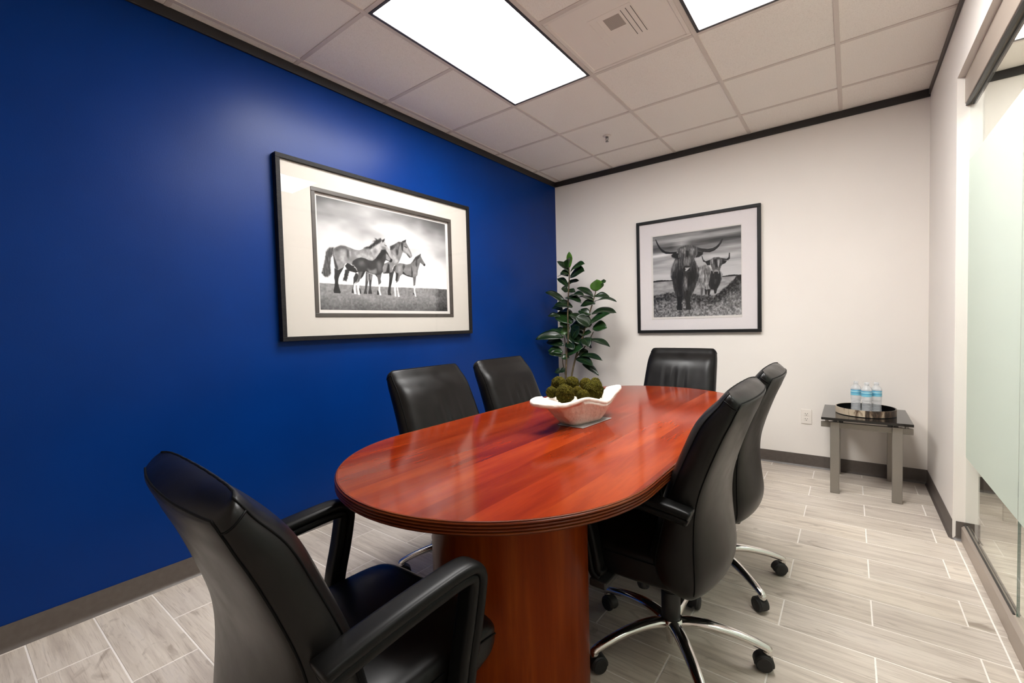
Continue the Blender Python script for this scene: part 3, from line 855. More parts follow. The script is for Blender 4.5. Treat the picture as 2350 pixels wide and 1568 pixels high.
# reeded edge band
prof = [(0.0040, 0.7055), (0.0005, 0.7060)]
for k in range(4):
    z0 = 0.7062+k*0.0080
    for a in range(7):
        t = a/6
        prof.append((0.0030-0.0062*math.sin(PI*t)**0.7 if 0 < t < 1 else 0.0030, z0+0.0080*t))
prof += [(0.0, 0.7388), (0.0015, 0.7402), (0.0056, 0.7402), (0.0041, 0.7386), (0.0041, 0.7060)]
mb = MB()
rings = [racetrack(TR-d, z) for d, z in prof]
n = len(rings[0]); vs = [p for r in rings for p in r]; fs = []
for i in range(len(rings)):
    i2 = (i+1) % len(rings)
    for k in range(n):
        k2 = (k+1) % n
        fs.append((i*n+k, i*n+k2, i2*n+k2, i2*n+k))
mb.add(vs, fs)
o = local(mb, table).build('edge_band', 'mahogany_edge', table, True)
for px, py in ((1.686, -3.10), (1.48, -1.575)):
    ped = obj('pedestal', smooth_by_angle(mesh_from('pedestal', MB().lathe([(0.236, 0.004), (0.2505, 0.006), (0.2505, 0.7045), (0.2, 0.7055)], 72).v, MB().lathe([(0.236, 0.004), (0.2505, 0.006), (0.2505, 0.7045), (0.2, 0.7055)], 72).f), 40), 'mahogany_drum', table, (px-TX, py-(TY0+TY1)/2, 0))
    for k in range(4):
        a = PI/4+k*PI/2
        MB().lathe([(0.0, 0), (0.016, 0), (0.016, 0.008), (0.0, 0.009)], 16, (0.2*math.cos(a), 0.2*math.sin(a), 0)).build('glide', 'black_plastic', ped, True)
tx = MB().box(-0.03, 0.03, -0.55, 0.55, 0.64, 0.705)
tx.build('under_rail', 'mahogany_drum', table)

# ------------------------------------------------------------------ leather chairs
def backrest_rings():
    key = [(.318, -.100, .345, -.050, .150, .020, .006), (.332, -.126, .352, -.036, .212, .036, .008), (.370, -.148, .376, -.022, .245, .050, .010),
           (.418, -.154, .418, -.010, .256, .054, .012), (.462, -.154, .462, -.003, .257, .048, .014), (.56, -.151, .565, -.030, .255, .038, .014),
           (.64, -.157, .652, -.048, .256, .034, .013), (.71, -.174, .728, -.076, .255, .031, .012), (.80, -.207, .822, -.116, .252, .027, .015),
           (.865, -.234, .890, -.146, .249, .024, .018), (.900, -.250, .928, -.174, .246, .024, .016), (.922, -.258, .951, -.194, .242, .024, .013),
           (.940, -.266, .970, -.206, .239, .024, .011), (.951, -.270, .982, -.214, .234, .024, .009), (.957, -.273, .990, -.219, .226, .024, .008)]
    return catmull(key, 4)
NR, NF, NS = 25, 41, 7
def sq(u, e=2.6):      # bulge profile across the width
    return (1-abs(u)**e)
def ring_pts(k):
    zr, yr, zf, yf, hw, br, bf = k
    out = []
    for i in range(NR):                      # rear panel, left to right
        u = -1+2*i/(NR-1)
        out.append((u*hw*0.985, yr-br*sq(u, 2.2), zr))
    yrc = yr
    for i in range(1, NS):                   # right side band
        t = i/NS
        out.append((hw*(0.985+0.030*math.sin(PI*t)), yrc+(yf-0.026-yrc)*t, zr+(zf-zr)*t))
    for i in range(NF):                      # front panel, right to left
        u = 1-2*i/(NF-1)
        dep = 0.014+0.010*min(1.0, max(0.0, (0.983-zf)/0.12))
        y = yf-0.026+dep*min(1, (1-abs(u))/0.16)**0.55+bf*sq(u, 2.0)
        fold = 0.0
        if 0.56 < zf < 0.90 and abs(u) < 0.62:
            env = math.sin(PI*(zf-0.56)/0.34)**1.2*(1-(abs(u)/0.62)**2)
            fold = 0.0
        out.append((u*hw*0.985, y+fold, zf))
    for i in range(1, NS):                   # left side band
        t = 1-i/NS
        out.append((-hw*(0.985+0.030*math.sin(PI*t)), yrc+(yf-0.026-yrc)*t, zr+(zf-zr)*t))
    return out
def build_chair_meshes():
    C = {}
    keys = backrest_rings()
    rings = [ring_pts(k) for k in keys]
    mb = MB(); n = len(rings[0])
    mb.loft(rings, True, False)
    mb.f.append(tuple(range(n))[::-1])
    # crown: bridge rear arc to front arc of the last ring
    last = rings[-1]; base = (len(rings)-1)*n
    rear = [Vector(last[i]) for i in range(NR)]
    frontc = []
    fr = [Vector(last[NR+NS-1+i]) for i in range(NF)][::-1]
    for i in range(NR):
        t = i*(NF-1)/(NR-1); a = int(t); b = min(a+1, NF-1)
        frontc.append(fr[a].lerp(fr[b], t-a))
    K = NS
    rows = []
    for j in range(1, K):
        t = j/K
        row = []
        for i in range(NR):
            u = -1+2*i/(NR-1)
            p = rear[i].lerp(frontc[i], t)
            if i == 0: p = Vector(last[n-j]) if j < K else p
            elif i == NR-1: p = Vector(last[NR-1+j])
            else: p = p+Vector((0, -0.004, 0.013))*math.sin(PI*t)*(1-abs(u)**4)
            row.append(p)
        rows.append(row)
    idx = []
    for j, row in enumerate(rows):
        r_ = []
        for i, p in enumerate(row):
            if i == 0: r_.append(base+n-(j+1))
            elif i == NR-1: r_.append(base+NR-1+(j+1))
            else:
                mb.v.append(tuple(p)); r_.append(len(mb.v)-1)
        idx.append(r_)
    rear_i = [base+i for i in range(NR)]
    seq = [rear_i]+idx
    for a, b in zip(seq[:-1], seq[1:]):
        for i in range(NR-1):
            mb.f.append((a[i], a[i+1], b[i+1], b[i]))
    # last strip: NR points to NF points (fan)
    top = idx[-1]; fi = [base+NR+NS-1+i for i in range(NF)][::-1]
    i = j = 0
    while i < NR-1 or j < NF-1:
        if j < NF-1 and (i == NR-1 or (j+1)/(NF-1) <= (i+1)/(NR-1)+1e-9):
            mb.f.append((top[i], fi[j+1], fi[j])); j += 1
        else:
            mb.f.append((top[i], top[i+1], fi[j])); i += 1
    # relax the cage so every panel edge rounds over like stuffed leather
    bmm = bmesh.new()
    bv = [bmm.verts.new(p) for p in mb.v]
    for fc in mb.f:
        try: bmm.faces.new([bv[i] for i in fc])
        except ValueError: pass
    for _ in range(7):
        bmesh.ops.smooth_vert(bmm, verts=bmm.verts, factor=0.5, use_axis_x=True, use_axis_y=True, use_axis_z=True)
    bmm.verts.ensure_lookup_table()
    mb.v = [tuple(v.co) for v in bmm.verts]
    bmm.free()
    for k in range(len(rings)):               # pulled creases in the lower front panel
        for i in range(NF):
            q_ = k*n+NR+NS-1+i
            x_, y_, z_ = mb.v[q_]
            if 0.58 < z_ < 0.88 and abs(x_) < 0.15:
                env = math.sin(PI*(z_-0.58)/0.30)**1.3*(1-(abs(x_)/0.15)**2)
                y_ += 0.0034*env*(math.sin(x_*92+z_*4)+0.6*math.sin(x_*164-z_*7+1.1))
            mb.v[q_] = (x_, y_, z_)
    rings = [[mb.v[k*n+i] for i in range(n)] for k in range(len(rings))]
    C['backrest'] = mb.mesh('backrest', 'black_leather', True)
    # seams: rear loop, front loop, corner seams of the boxing band
    sm = MB()
    rsub = [k for k in range(8, len(rings))]
    rear_l = [Vector(rings[k][0]) for k in rsub]; rear_r = [Vector(rings[k][NR-1]) for k in rsub]
    sm.tube(rear_l+[Vector(rings[-1][i]) for i in range(1, NR-1)]+rear_r[::-1], 0.0024, 6)
    f0, f1 = NR+NS-1, NR+NS-1+NF-1
    fr_r = [Vector(rings[k][f0]) for k in rsub]; fr_l = [Vector(rings[k][f1]) for k in rsub]
    sm.tube(fr_l+[Vector(rings[-1][f1-i]) for i in range(1, NF-1)]+fr_r[::-1], 0.0022, 6)
    kk = len(rings)-9
    for sd in (0, 1):
        if sd: pts = [rings[kk][NR-1+i] for i in range(0, NS+1)]
        else: pts = [rings[kk][(n-i) % n] for i in range(0, NS+1)]
        sm.tube([Vector(p) for p in pts], 0.0020, 6)
    C['seam'] = sm.mesh('seam', 'seam_thread', True)
    # seat cushion: rounded lofted block, waterfall front
    def seat_rings(z_off, spec):
        out = []
        for y, hw, zt, zb in spec:
            ring = []
            for k in range(44):
                a = 2*PI*k/44
                ca, sa = math.cos(a), math.sin(a)
                ex = 0.30
                x = math.copysign(abs(ca)**ex, ca)*hw
                zz = math.copysign(abs(sa)**0.42, sa)
                zm, zh = (zt+zb)/2, (zt-zb)/2
                crown = 0.012*(1-(x/hw)**2) if sa > 0 else 0
                ring.append((x, y, zm+zh*zz+crown))
            out.append(ring)
        return out
    spec = [(-.150, .16, .448, .400), (-.140, .225, .462, .375), (-.10, .243, .470, .352), (0, .246, .472, .345), (.12, .247, .474, .346), (.22, .246, .475, .352),
            (.275, .243, .471, .362), (.305, .236, .462, .374), (.325, .222, .448, .390), (.334, .190, .430, .402)]
    sp = catmull(spec, 3)
    C['seat_cushion'] = MB().loft(seat_rings(0, sp), True, True).mesh('seat_cushion', 'black_leather', True)
    ss = MB()
    for sg in (-1, 1):
        ss.tube([(sg*(hw+0.001), y, zt-0.034) for y, hw, zt, zb in sp[6:-2]], 0.0022, 6)
    ss.tube([(x, y, z) for x, y, z in [(-.222, .322, .418), (-.19, .335, .414), (0, .337, .414), (.19, .335, .414), (.222, .322, .418)]], 0.0020, 6)
    C['seat_seam'] = ss.mesh('seat_seam', 'seam_thread', True)
    C['seat_pan'] = MB().rbox(-.19, .19, -.12, .22, .332, .350, .006, 2).rbox(-.10, .10, -.12, -.06, .336, .372, .006, 2).mesh('seat_pan', 'black_plastic')
    # arm: loop of padded strip, swept in the YZ plane
    path = [(-.152, .632), (-.135, .637), (-.09, .644), (0.0, .655), (.10, .664), (.165, .667), (.196, .660), (.208, .640), (.205, .610), (.192, .545), (.176, .480), (.166, .430), (.160, .392), (.150, .372), (.132, .362)]
    cp = catmull(path, 8)
    def arm(off0, off1, hw, rr, sc_end=0.7):
        rings = []
        m = len(cp)
        for i, p in enumerate(cp):
            a, b = cp[max(0, i-1)], cp[min(m-1, i+1)]
            t = (b-a)/np.linalg.norm(b-a)
            nn = np.array([-t[1], t[0]])          # outward (up on the flat run)
            s = 1.0
            if i < 5: s = (0.70, 0.86, 0.94, 0.98, 1.0)[i]
            if i > m-4: s = (0.98, 0.9, 0.7)[i-(m-3)]
            wv = hw*(1.0-0.18*max(0, (i/m-0.5))*2)
            ring = []
            for k in range(32):
                an = 2*PI*k/32
                c_, s_ = math.cos(an), math.sin(an)
                xx = math.copysign(abs(c_)**0.55, c_)*wv*s
                q = math.copysign(abs(s_)**0.75, s_)
                om, oh = (off0+off1)/2, (off1-off0)/2
                d = om+oh*q*s
                ring.append((xx, p[0]+nn[0]*d, p[1]+nn[1]*d))
            rings.append(ring)
        return MB().loft(rings, True, True)
    C['arm_pad'] = arm(-0.010, 0.018, 0.031, 0.01).mesh('arm_pad', 'arm_polyurethane', True)
    C['arm_frame'] = arm(-0.031, -0.004, 0.0270, 0.01).mesh('arm_frame', 'arm_polyurethane', True)
    C['arm_bracket'] = MB().rbox(-.08, .08, .105, .165, .338, .364, .006, 2).mesh('arm_bracket', 'black_plastic')
    # mechanism and column
    C['tilt_mechanism'] = MB().rbox(-.075, .075, -.13, .13, .285, .333, .012, 2).lathe([(.0, .205), (.020, .205), (.024, .215), (.024, .285), (.0, .286)], 20, (0, .10, 0)).mesh('tilt_mechanism', 'black_plastic')
    C['lever'] = MB().tube([(.05, .02, .30), (.16, .05, .292), (.22, .07, .288)], .005, 8).tube([(.20, .063, .289), (.225, .071, .288), (.265, .084, .284)], [.008, .012, .010], 10).mesh('lever', 'black_plastic', True)
    C['gas_column'] = smooth_by_angle(MB().lathe([(.0, .128), (.031, .128), (.033, .135), (.033, .222), (.030, .226), (.0265, .226), (.0265, .262), (.023, .265), (.023, .30), (.0, .30)], 28).mesh('gas_column', 'black_plastic'), 40)
    C['star_hub'] = smooth_by_angle(MB().lathe([(.0, .070), (.026, .070), (.036, .082), (.044, .10), (.044, .122), (.038, .130), (.0, .131)], 32).lathe([(.0, .035), (.016, .035), (.018, .045), (.018, .071), (.0, .071)], 20).mesh('star_base', 'polished_chrome'), 35)
    lp = catmull([(.028, .112, .024, .017), (.07, .121, .0235, .0165), (.13, .121, .022, .0155), (.20, .110, .0195, .014), (.26, .094, .0175, .013), (.298, .080, .016, .0125), (.316, .068, .0150, .0125)], 5)
    rings = []
    for i, (x, z, w_, h_) in enumerate(lp):
        a, b = lp[max(0, i-1)], lp[min(len(lp)-1, i+1)]
        t = np.array([b[0]-a[0], b[1]-a[1]]); t /= np.linalg.norm(t)
        s = 1 if i < len(lp)-2 else (0.9, 0.6)[i-(len(lp)-2)]
        rings.append([(x-t[1]*h_*s*math.sin(2*PI*k/18), w_*s*math.cos(2*PI*k/18), z+t[0]*h_*s*math.sin(2*PI*k/18)) for k in range(18)])
    C['base_leg'] = MB().loft(rings, True, True).tube([(.308, 0, .078), (.308, 0, .052)], [.0148, .0142], 18).mesh('base_leg', 'polished_chrome', True)
    # twin wheel caster, axle offset behind the stem
    cm = MB()
    for sg in (-1, 1):
        pr = [(.0, 0), (.020, 0), (.0262, .003), (.0275, .008), (.0270, .014), (.0235, .0185), (.0, .0205)]
        vs = []; n2 = 26
        for r, t in pr:
            for k in range(n2):
                a = 2*PI*k/n2
                vs.append((.308-.012+r*math.cos(a), sg*(.0045+t), .0285+r*math.sin(a)))
        fs = []
        for i in range(len(pr)-1):
            for k in range(n2):
                fs.append((i*n2+k, i*n2+(k+1) % n2, (i+1)*n2+(k+1) % n2, (i+1)*n2+k))
        cm.add(vs, fs)
    # hood over the wheels
    hv = []; hf = []; n3 = 15
    for ro in (.0315, .0295):
        for yy in (-.0205, -.016, .016, .0205):
            for k in range(n3):
                a = -0.25+(PI+0.35)*k/(n3-1)
                q = ro-(0.004 if abs(yy) > .018 else 0)
                hv.append((.296+q*math.cos(a), yy, .0285+q*math.sin(a)))
    for L in range(2):
        for j in range(3):
            for k in range(n3-1):
                a = L*4*n3+j*n3+k
                hf.append((a, a+1, a+n3+1, a+n3))
    for j in (0, 3):
        for k in range(n3-1):
            a = j*n3+k; b = 4*n3+j*n3+k
            hf.append((a, a+1, b+1, b))
    cm.add(hv, hf)
    cm.lathe([(.0, .050), (.0135, .050), (.0135, .060), (.0, .060)], 16, (.308, 0, 0))
    C['caster'] = smooth_by_angle(cm.mesh('caster', 'wheel_rubber'), 40)
    return C
CH = build_chair_meshes()
def chair(loc, rz, base_rz, label, back_drop=0.0):
    t = empty('conference_chair', (loc[0], loc[1], 0), rz)
    tag(t, label, 'chair', 'black leather conference chairs around the table')
    def part(nm, me, parent=t, l=(0, 0, 0), r=0.0, sx=1):
        o = bpy.data.objects.new(nm, me); col.objects.link(o); o.parent = parent; o.location = l; o.rotation_euler = (0, 0, r)
        return o
    bk = part('backrest', CH['backrest'], t, (0, 0, -back_drop)); part('seam', CH['seam'], bk)
    st = part('seat', CH['seat_cushion']); part('seam', CH['seat_seam'], st); part('seat_pan', CH['seat_pan'], st)
    for sg in (-1, 1):
        a = part('armrest', CH['arm_pad'], t, (sg*.277, 0, 0)); part('arm_frame', CH['arm_frame'], a); part('arm_bracket', CH['arm_bracket'], a, (-sg*.047, 0, 0))
    mch = part('tilt_mechanism', CH['tilt_mechanism']); part('lever', CH['lever'], mch)
    part('gas_column', CH['gas_column'])
    b = part('star_base', CH['star_hub'], t, (0, 0, 0), base_rz-rz)
    for k in range(5):
        part('base_leg', CH['base_leg'], b, (0, 0, 0), 2*PI*k/5)
        part('caster', CH['caster'], b, (0, 0, 0), 2*PI*k/5)
    return t
R = math.radians
chair((1.612, -3.697), R(-3), R(90), 'black leather chair in the left foreground, its back turned to us', 0.045)
chair((1.030, -2.640), R(-90), R(20), 'black leather chair by the blue wall, the nearer one left of the table')
chair((1.030, -2.012), R(-90), R(22), 'black leather chair by the blue wall, farther one, next to the plant')
chair((1.560, -1.010), R(180), R(10), 'black leather chair at the far end of the table below the cattle picture')
chair((2.056, -2.640), R(90), R(18), 'black leather chair right of the table, nearest us with its chrome base showing')
chair((2.056, -2.015), R(90), R(31), 'black leather chair right of the table, half hidden behind the nearer chair')

# ------------------------------------------------------------------ framed pictures
def pt_in(poly, X, Y):
    ins = np.zeros(X.shape, bool)
    n = len(poly)
    for i in range(n):
        x0, y0 = poly[i]; x1, y1 = poly[(i+1) % n]
        if y0 == y1: continue
        c = ((y0 > Y) != (y1 > Y)) & (X < (x1-x0)*(Y-y0)/(y1-y0)+x0)
        ins ^= c
    return ins
def blur(a, r):
    if r <= 0: return a
    k = np.arange(-2*r, 2*r+1); w = np.exp(-(k/r)**2/1.2); w /= w.sum()
    p = np.pad(a, ((2*r, 2*r), (2*r, 2*r)), 'edge')
    p = sum(w[i]*p[i:i+a.shape[0]+0, :] for i in range(4*r+1))
    return sum(w[i]*p[:, i:i+a.shape[1]] for i in range(4*r+1))
def vnoise(rng, h, w, fy, fx):
    g = rng.random((int(fy)+2, int(fx)+2))
    y = np.linspace(0, fy, h, endpoint=False); x = np.linspace(0, fx, w, endpoint=False)
    yi, xi = y.astype(int), x.astype(int); yf, xf = (y-yi)[:, None], (x-xi)[None, :]
    yf, xf = yf*yf*(3-2*yf), xf*xf*(3-2*xf)
    return (g[np.ix_(yi, xi)]*(1-yf)*(1-xf)+g[np.ix_(yi, xi+1)]*(1-yf)*xf+g[np.ix_(yi+1, xi)]*yf*(1-xf)+g[np.ix_(yi+1, xi+1)]*yf*xf)
def fbm(rng, h, w, fy, fx, o=4):
    a = 0; s = 0; k = 1.0
    for i in range(o):
        a = a+k*vnoise(rng, h, w, fy*2**i, fx*2**i); s += k; k *= 0.55
    return a/s
def paint(shapes, bg, h, w, streak_seed):
    """grey values (display referred) on an h x w lattice, row 0 at the bottom"""
    rng = np.random.default_rng(streak_seed)
    im = bg(rng, h, w)
    SS = 3
    strk = fbm(rng, h, w, h/14, w/2.2, 3)
    soft = fbm(rng, h, w, h/9, w/9, 3)
    for g, st, so, poly in shapes:
        P = [(x/1000*w, y/1000*h) for x, y in poly]
        x0 = max(0, int(min(p[0] for p in P))-14); x1 = min(w, int(max(p[0] for p in P))+15)
        y0 = max(0, int(min(p[1] for p in P))-14); y1 = min(h, int(max(p[1] for p in P))+15)
        if x1 <= x0 or y1 <= y0: continue
        xs = (np.arange((x1-x0)*SS)+0.5)/SS+x0; ys = (np.arange((y1-y0)*SS)+0.5)/SS+y0
        X, Y = np.meshgrid(xs, ys)
        if st:
            X = X+1.1*np.sin(Y*1.9+X*0.7); Y = Y+1.6*np.sin(X*2.7)
        m = pt_in(P, X, Y).astype(float).reshape(y1-y0, SS, x1-x0, SS).mean(axis=(1, 3))
        m = blur(m, max(0, so-1))
        tex = g+(0.34*g+0.02)*(soft[y0:y1, x0:x1]-0.5)*1.3
        if st: tex = tex+(1.3*g+0.07)*(strk[y0:y1, x0:x1]-0.5)*1.1
        im[y0:y1, x0:x1] = im[y0:y1, x0:x1]*(1-m)+tex*m
    return np.clip(im, 0.01, 1)
def bg_horses(rng, h, w):
    Y, X = np.meshgrid(np.linspace(0, 1, h), np.linspace(0, 1, w), indexing='ij')
    cl = fbm(rng, h, w, 4, 3, 4)
    sky = 0.97-0.50*np.clip((Y-0.42)/0.58, 0, 1)**0.9
    sky += 0.50*(cl-0.5)*np.clip((Y-0.3)/0.4, 0, 1)
    for cx, cy, rx, ry, a in ((0.52, 0.84, 0.10, 0.07, 0.20), (0.60, 0.76, 0.16, 0.08, 0.20), (0.08, 0.93, 0.10, 0.05, 0.16), (0.85, 0.50, 0.12, 0.10, 0.14), (0.42, 0.80, 0.12, 0.05, 0.12)):
        sky += a*np.exp(-(((X-cx)/rx)**2+((Y-cy)/ry)**2))*(0.6+0.8*cl)
    sky -= 0.16*np.exp(-((X-1.0)/0.16)**2)*np.clip((Y-0.2)/0.3, 0, 1)
    sky -= 0.10*np.exp(-((X-0.0)/0.25)**2)*np.clip((Y-0.5)/0.3, 0, 1)
    sky = np.clip(sky, 0.25, 0.97)
    gr = 0.47-0.16*np.clip((0.14-Y)/0.14, 0, 1)+0.22*(fbm(rng, h, w, 60, 90, 3)-0.5)+0.14*(fbm(rng, h, w, 14, 8, 3)-0.5)
    gr -= 0.20*np.clip((X-0.88)/0.04, 0, 1)
    hor = 0.236+0.016*np.clip((X-0.4)/0.45, 0, 1)+0.006*(fbm(rng, h, w, 1, 40, 2)-0.5)
    k = np.clip((Y-hor)*h/1.5+0.5, 0, 1)
    return gr*(1-k)+sky*k
def bg_cows(rng, h, w):
    Y, X = np.meshgrid(np.linspace(0, 1, h), np.linspace(0, 1, w), indexing='ij')
    st = fbm(rng, h, w, 22, 2.2, 4)
    sky = 0.74-0.30*np.clip((Y-0.5)/0.5, 0, 1)+0.5*(st-0.5)*np.clip((Y-0.45)/0.25, 0, 1)
    for cy, sl, ry, x0, x1, a in ((0.875, 0.03, 0.045, 0.35, 1.2, -0.30), (0.86, 0.02, 0.05, -0.2, 0.35, -0.26), (0.95, 0.05, 0.05, -0.2, 1.2, 0.10), (0.775, 0.03, 0.016, -0.2, 0.3, 0.22), (0.97, 0.02, 0.02, 0.55, 1.2, -0.2), (0.68, 0.05, 0.02, 0.0, 0.5, 0.08), (0.66, 0.08, 0.03, 0.6, 1.1, 0.12)):
        xw = np.clip((X-x0)/0.12, 0, 1)*np.clip((x1-X)/0.12, 0, 1)
        sky += a*xw*np.exp(-((Y-cy-sl*(X-0.5))/ry)**2)
    fld = 0.56+0.3*(fbm(rng, h, w, 40, 14, 3)-0.5)
    gr = 0.40+0.75*(fbm(rng, h, w, 55, 60, 4)-0.5)+0.10*np.clip((X-0.3)/0.3, 0, 1)*np.clip((0.12-Y)/0.1, 0, 1)
    edge = 0.27+0.03*np.sin(X*7)+0.20*np.clip((X-0.72)/0.28, 0, 1)**1.3+0.03*(fbm(rng, h, w, 3, 50, 3)-0.5)
    gr = gr-0.20*np.clip((X-0.70)/0.3, 0, 1)*np.clip((Y-0.15)/0.15, 0, 1)
    gr = gr-0.22*np.exp(-((Y-edge+0.05)/0.06)**2)
    k = np.clip((Y-edge)*h/5+0.5, 0, 1)
    low = gr*(1-k)+fld*k
    hl = 0.444+0.012*np.exp(-((X-0.08)/0.10)**2)+0.010*np.exp(-((X-0.9)/0.06)**2)
    dark = (Y < hl+0.004) & (Y > 0.440-0.004)
    k = np.clip((Y-0.444)*h/1.5+0.5, 0, 1)
    im = low*(1-k)+np.clip(sky, 0.08, 0.85)*k
    im[dark] = 0.12
    return im
def print_mesh(name, W_, H_, im):
    """thin sheet in local XZ (x right, z up), front at y=0, facing -Y; colours stored per vertex"""
    h, w = im.shape
    xs = np.linspace(-W_/2, W_/2, w); zs = np.linspace(-H_/2, H_/2, h)
    Zg, Xg = np.meshgrid(zs, xs, indexing='ij')
    vs = np.stack([Xg.ravel(), np.zeros(h*w), Zg.ravel()], 1)
    i = np.arange(h*w).reshape(h, w)
    f = np.stack([i[:-1, :-1].ravel(), i[:-1, 1:].ravel(), i[1:, 1:].ravel(), i[1:, :-1].ravel()], 1)
    me = bpy.data.meshes.new(name)
    me.from_pydata(vs.tolist(), [], f.tolist())
    at = me.color_attributes.new('ink', 'FLOAT_COLOR', 'POINT')
    im = im**0.88
    lin = np.where(im <= 0.04045, im/12.92, ((im+0.055)/1.055)**2.4)*0.90
    c = np.stack([lin.ravel(), lin.ravel()*0.985, lin.ravel()*0.985, np.ones(h*w)], 1).astype(np.float32)
    at.data.foreach_set('color', c.ravel())
    me.materials.append(MAT['photo_print'])
    return me
def ring_frame(ox0, ox1, oz0, oz1, w_, y0, y1, bev=0.002):
    mb = MB()
    for a in ((ox0, ox1, oz1-w_, oz1), (ox0, ox1, oz0, oz0+w_)):
        mb.rbox(a[0], a[1], y0, y1, a[2], a[3], bev, 2)
    for a in ((ox0, ox0+w_), (ox1-w_, ox1)):
        mb.rbox(a[0], a[1], y0, y1, oz0+w_, oz1-w_, bev, 2)
    return mb
HORSE_ART = HORSES
COW_ART = COWS
# horses, local x along the wall (world -> +y), facing +x into the room
fr = empty('framed_picture', (0.0, -2.2305, 1.664), R(90))
tag(fr, 'large framed black and white photograph of four horses on the blue wall', 'picture')
ring_frame(-.787, .787, -.527, .527, .026, -.042, -.002).build('frame', 'textured_black_frame', fr)
W2, H2 = .763, .503
ix0, ix1, iz0, iz1 = -.583, .581, -.390, .388      # window of the wide cream mat
mb = MB()
mb.box(-W2, W2, -.026, -.022, iz1, H2).box(-W2, W2, -.026, -.022, -H2, iz0).box(-W2, ix0, -.026, -.022, iz0, iz1).box(ix1, W2, -.026, -.022, iz0, iz1)
mb.build('mat_board', 'cream_mat', fr)
ring_frame(ix0, ix1, iz0, iz1, .026, -.030, -.012, .003).build('inner_fillet', 'bronze_fillet', fr)
MB().box(ix0+.01, ix1-.01, -.012, -.008, iz0+.01, iz1-.01).build('liner', 'paper_white', fr)
im = paint(HORSE_ART, bg_horses, 250, 380, 3)
obj('print', print_mesh('print', 1.070, .688, im), None, fr, (-.006, -.0126, 0.0005))
MB().box(-.758, .758, -.0345, -.0325, -.498, .498).build('glazing', 'picture_glazing', fr)
MB().box(-.775, .775, -.008, -.003, -.515, .515).build('backing', 'black_frame', fr)
# cattle
fr = empty('framed_picture', (1.454, 0.0, 1.6175))
tag(fr, 'square framed black and white photograph of two horned shaggy cattle on the white wall', 'picture')
ring_frame(-.530, .530, -.531, .531, .027, -.036, -.002).build('frame', 'black_frame', fr)
MB().box(-.503, .503, -.020, -.016, -.504, .504).build('mat_board', 'cool_white_mat', fr)
MB().rbox(-.391, .387, -.0225, -.0205, -.402, .388, .0006, 1).build('paper_sheet', 'paper_white', fr)
im = paint(COW_ART, bg_cows, 300, 300, 11)
obj('print', print_mesh('print', .756, .760, im), None, fr, (0.004, -.0230, -.003))
MB().box(-.503, .503, -.0285, -.0265, -.504, .504).build('glazing', 'picture_glazing', fr)
MB().box(-.515, .515, -.015, -.003, -.515, .515).build('backing', 'black_frame', fr)

# ------------------------------------------------------------------ wall outlet
o = empty('wall_outlet', (2.294, 0, 0.406))
tag(o, 'white duplex power outlet low on the white wall', 'outlet')
MB().rbox(-.036, .036, -.0065, -.0005, -.0585, .0585, .003, 2).build('cover_plate', 'outlet_plastic', o)
for zc in (.0205, -.0205):
    f_ = MB().rbox(-.0165, .0165, -.0085, -.0063, zc-.0145, zc+.0145, .001, 1).build('receptacle', 'outlet_plastic', o)
    MB().box(-.0085, -.0055, -.0089, -.0084, zc, zc+.008).box(.0055, .0085, -.0089, -.0084, zc+.001, zc+.008).box(-.0025, .0025, -.0089, -.0084, zc-.010, zc-.005).build('slot', 'dark_slot', f_)
MB().lathe([(0, 0), (.003, 0), (.003, .0008), (0, .001)], 10).build('screw', 'outlet_plastic', o, False, (0, -.0065, 0), (PI/2, 0, 0))

# ------------------------------------------------------------------ side table with tray and bottles
t = empty('side_table', (2.65, -0.305, 0))
tag(t, 'silver metal side table with black glass top in the corner', 'side table')
MB().rbox(-.235, .235, -.275, .265, .503, .520, .0015, 1).build('glass_top', 'black_glass', t)
for sx in (-1, 1):
    for sy in (-1, 1):
        x0 = sx*.1605; y0 = -.232 if sy < 0 else .240
        MB().rbox(x0-.0255, x0+.0255, y0-.011, y0+.011, 0.001, .487, .0015, 1).build('leg', 'brushed_silver', t)
        xe = sx*.205; ye = -.216 if sy < 0 else .2235
        MB().lathe([(0, .482), (.009, .482), (.009, .503), (0, .503)], 14, (xe, ye, 0)).build('standoff', 'brushed_silver', t, True)
        MB().box(x0-.012+sx*-.034, x0+.012+sx*-.034, ye-.012, ye+.012, .4835, .503).build('pad', 'black_plastic', t)
for yy in (-.2100, .2180):
    MB().rbox(-.238, .238, yy-.0105, yy+.0105, .444, .4815, .0015, 1).build('rail', 'brushed_silver', t)
for xx in (-.1605, .1605):
    MB().rbox(xx-.012, xx+.012, -.199, .207, .448, .474, .0015, 1).build('side_rail', 'brushed_silver', t)
tr = empty('serving_tray', (2.655, -0.315, 0.5202))
tag(tr, 'round black tray with a brown and cream cowhide rim on the side table', 'tray')
def ringwall(r0, r1, z0, z1, n=64):
    mb = MB(); P = [(r1, z0), (r1, z1), (r0, z1), (r0, z0)]
    vs = []; fs = []
    for r, z in P:
        for k in range(n):
            a = 2*PI*k/n; vs.append((r*math.cos(a), r*1.02*math.sin(a), z))
    for i in range(4):
        for k in range(n):
            fs.append((i*n+k, i*n+(k+1) % n, ((i+1) % 4)*n+(k+1) % n, ((i+1) % 4)*n+k))
    return mb.add(vs, fs)
MB().lathe([(0, 0), (.164, 0), (.164, .006), (0, .0061)], 64).build('base', 'black_lacquer', tr)
smooth_by_angle(ringwall(.160, .1635, .0062, .046).build('lining', 'black_lacquer', tr).data, 40)
smooth_by_angle(ringwall(.1637, .1665, .004, .047).build('rim', 'cowhide', tr).data, 40)
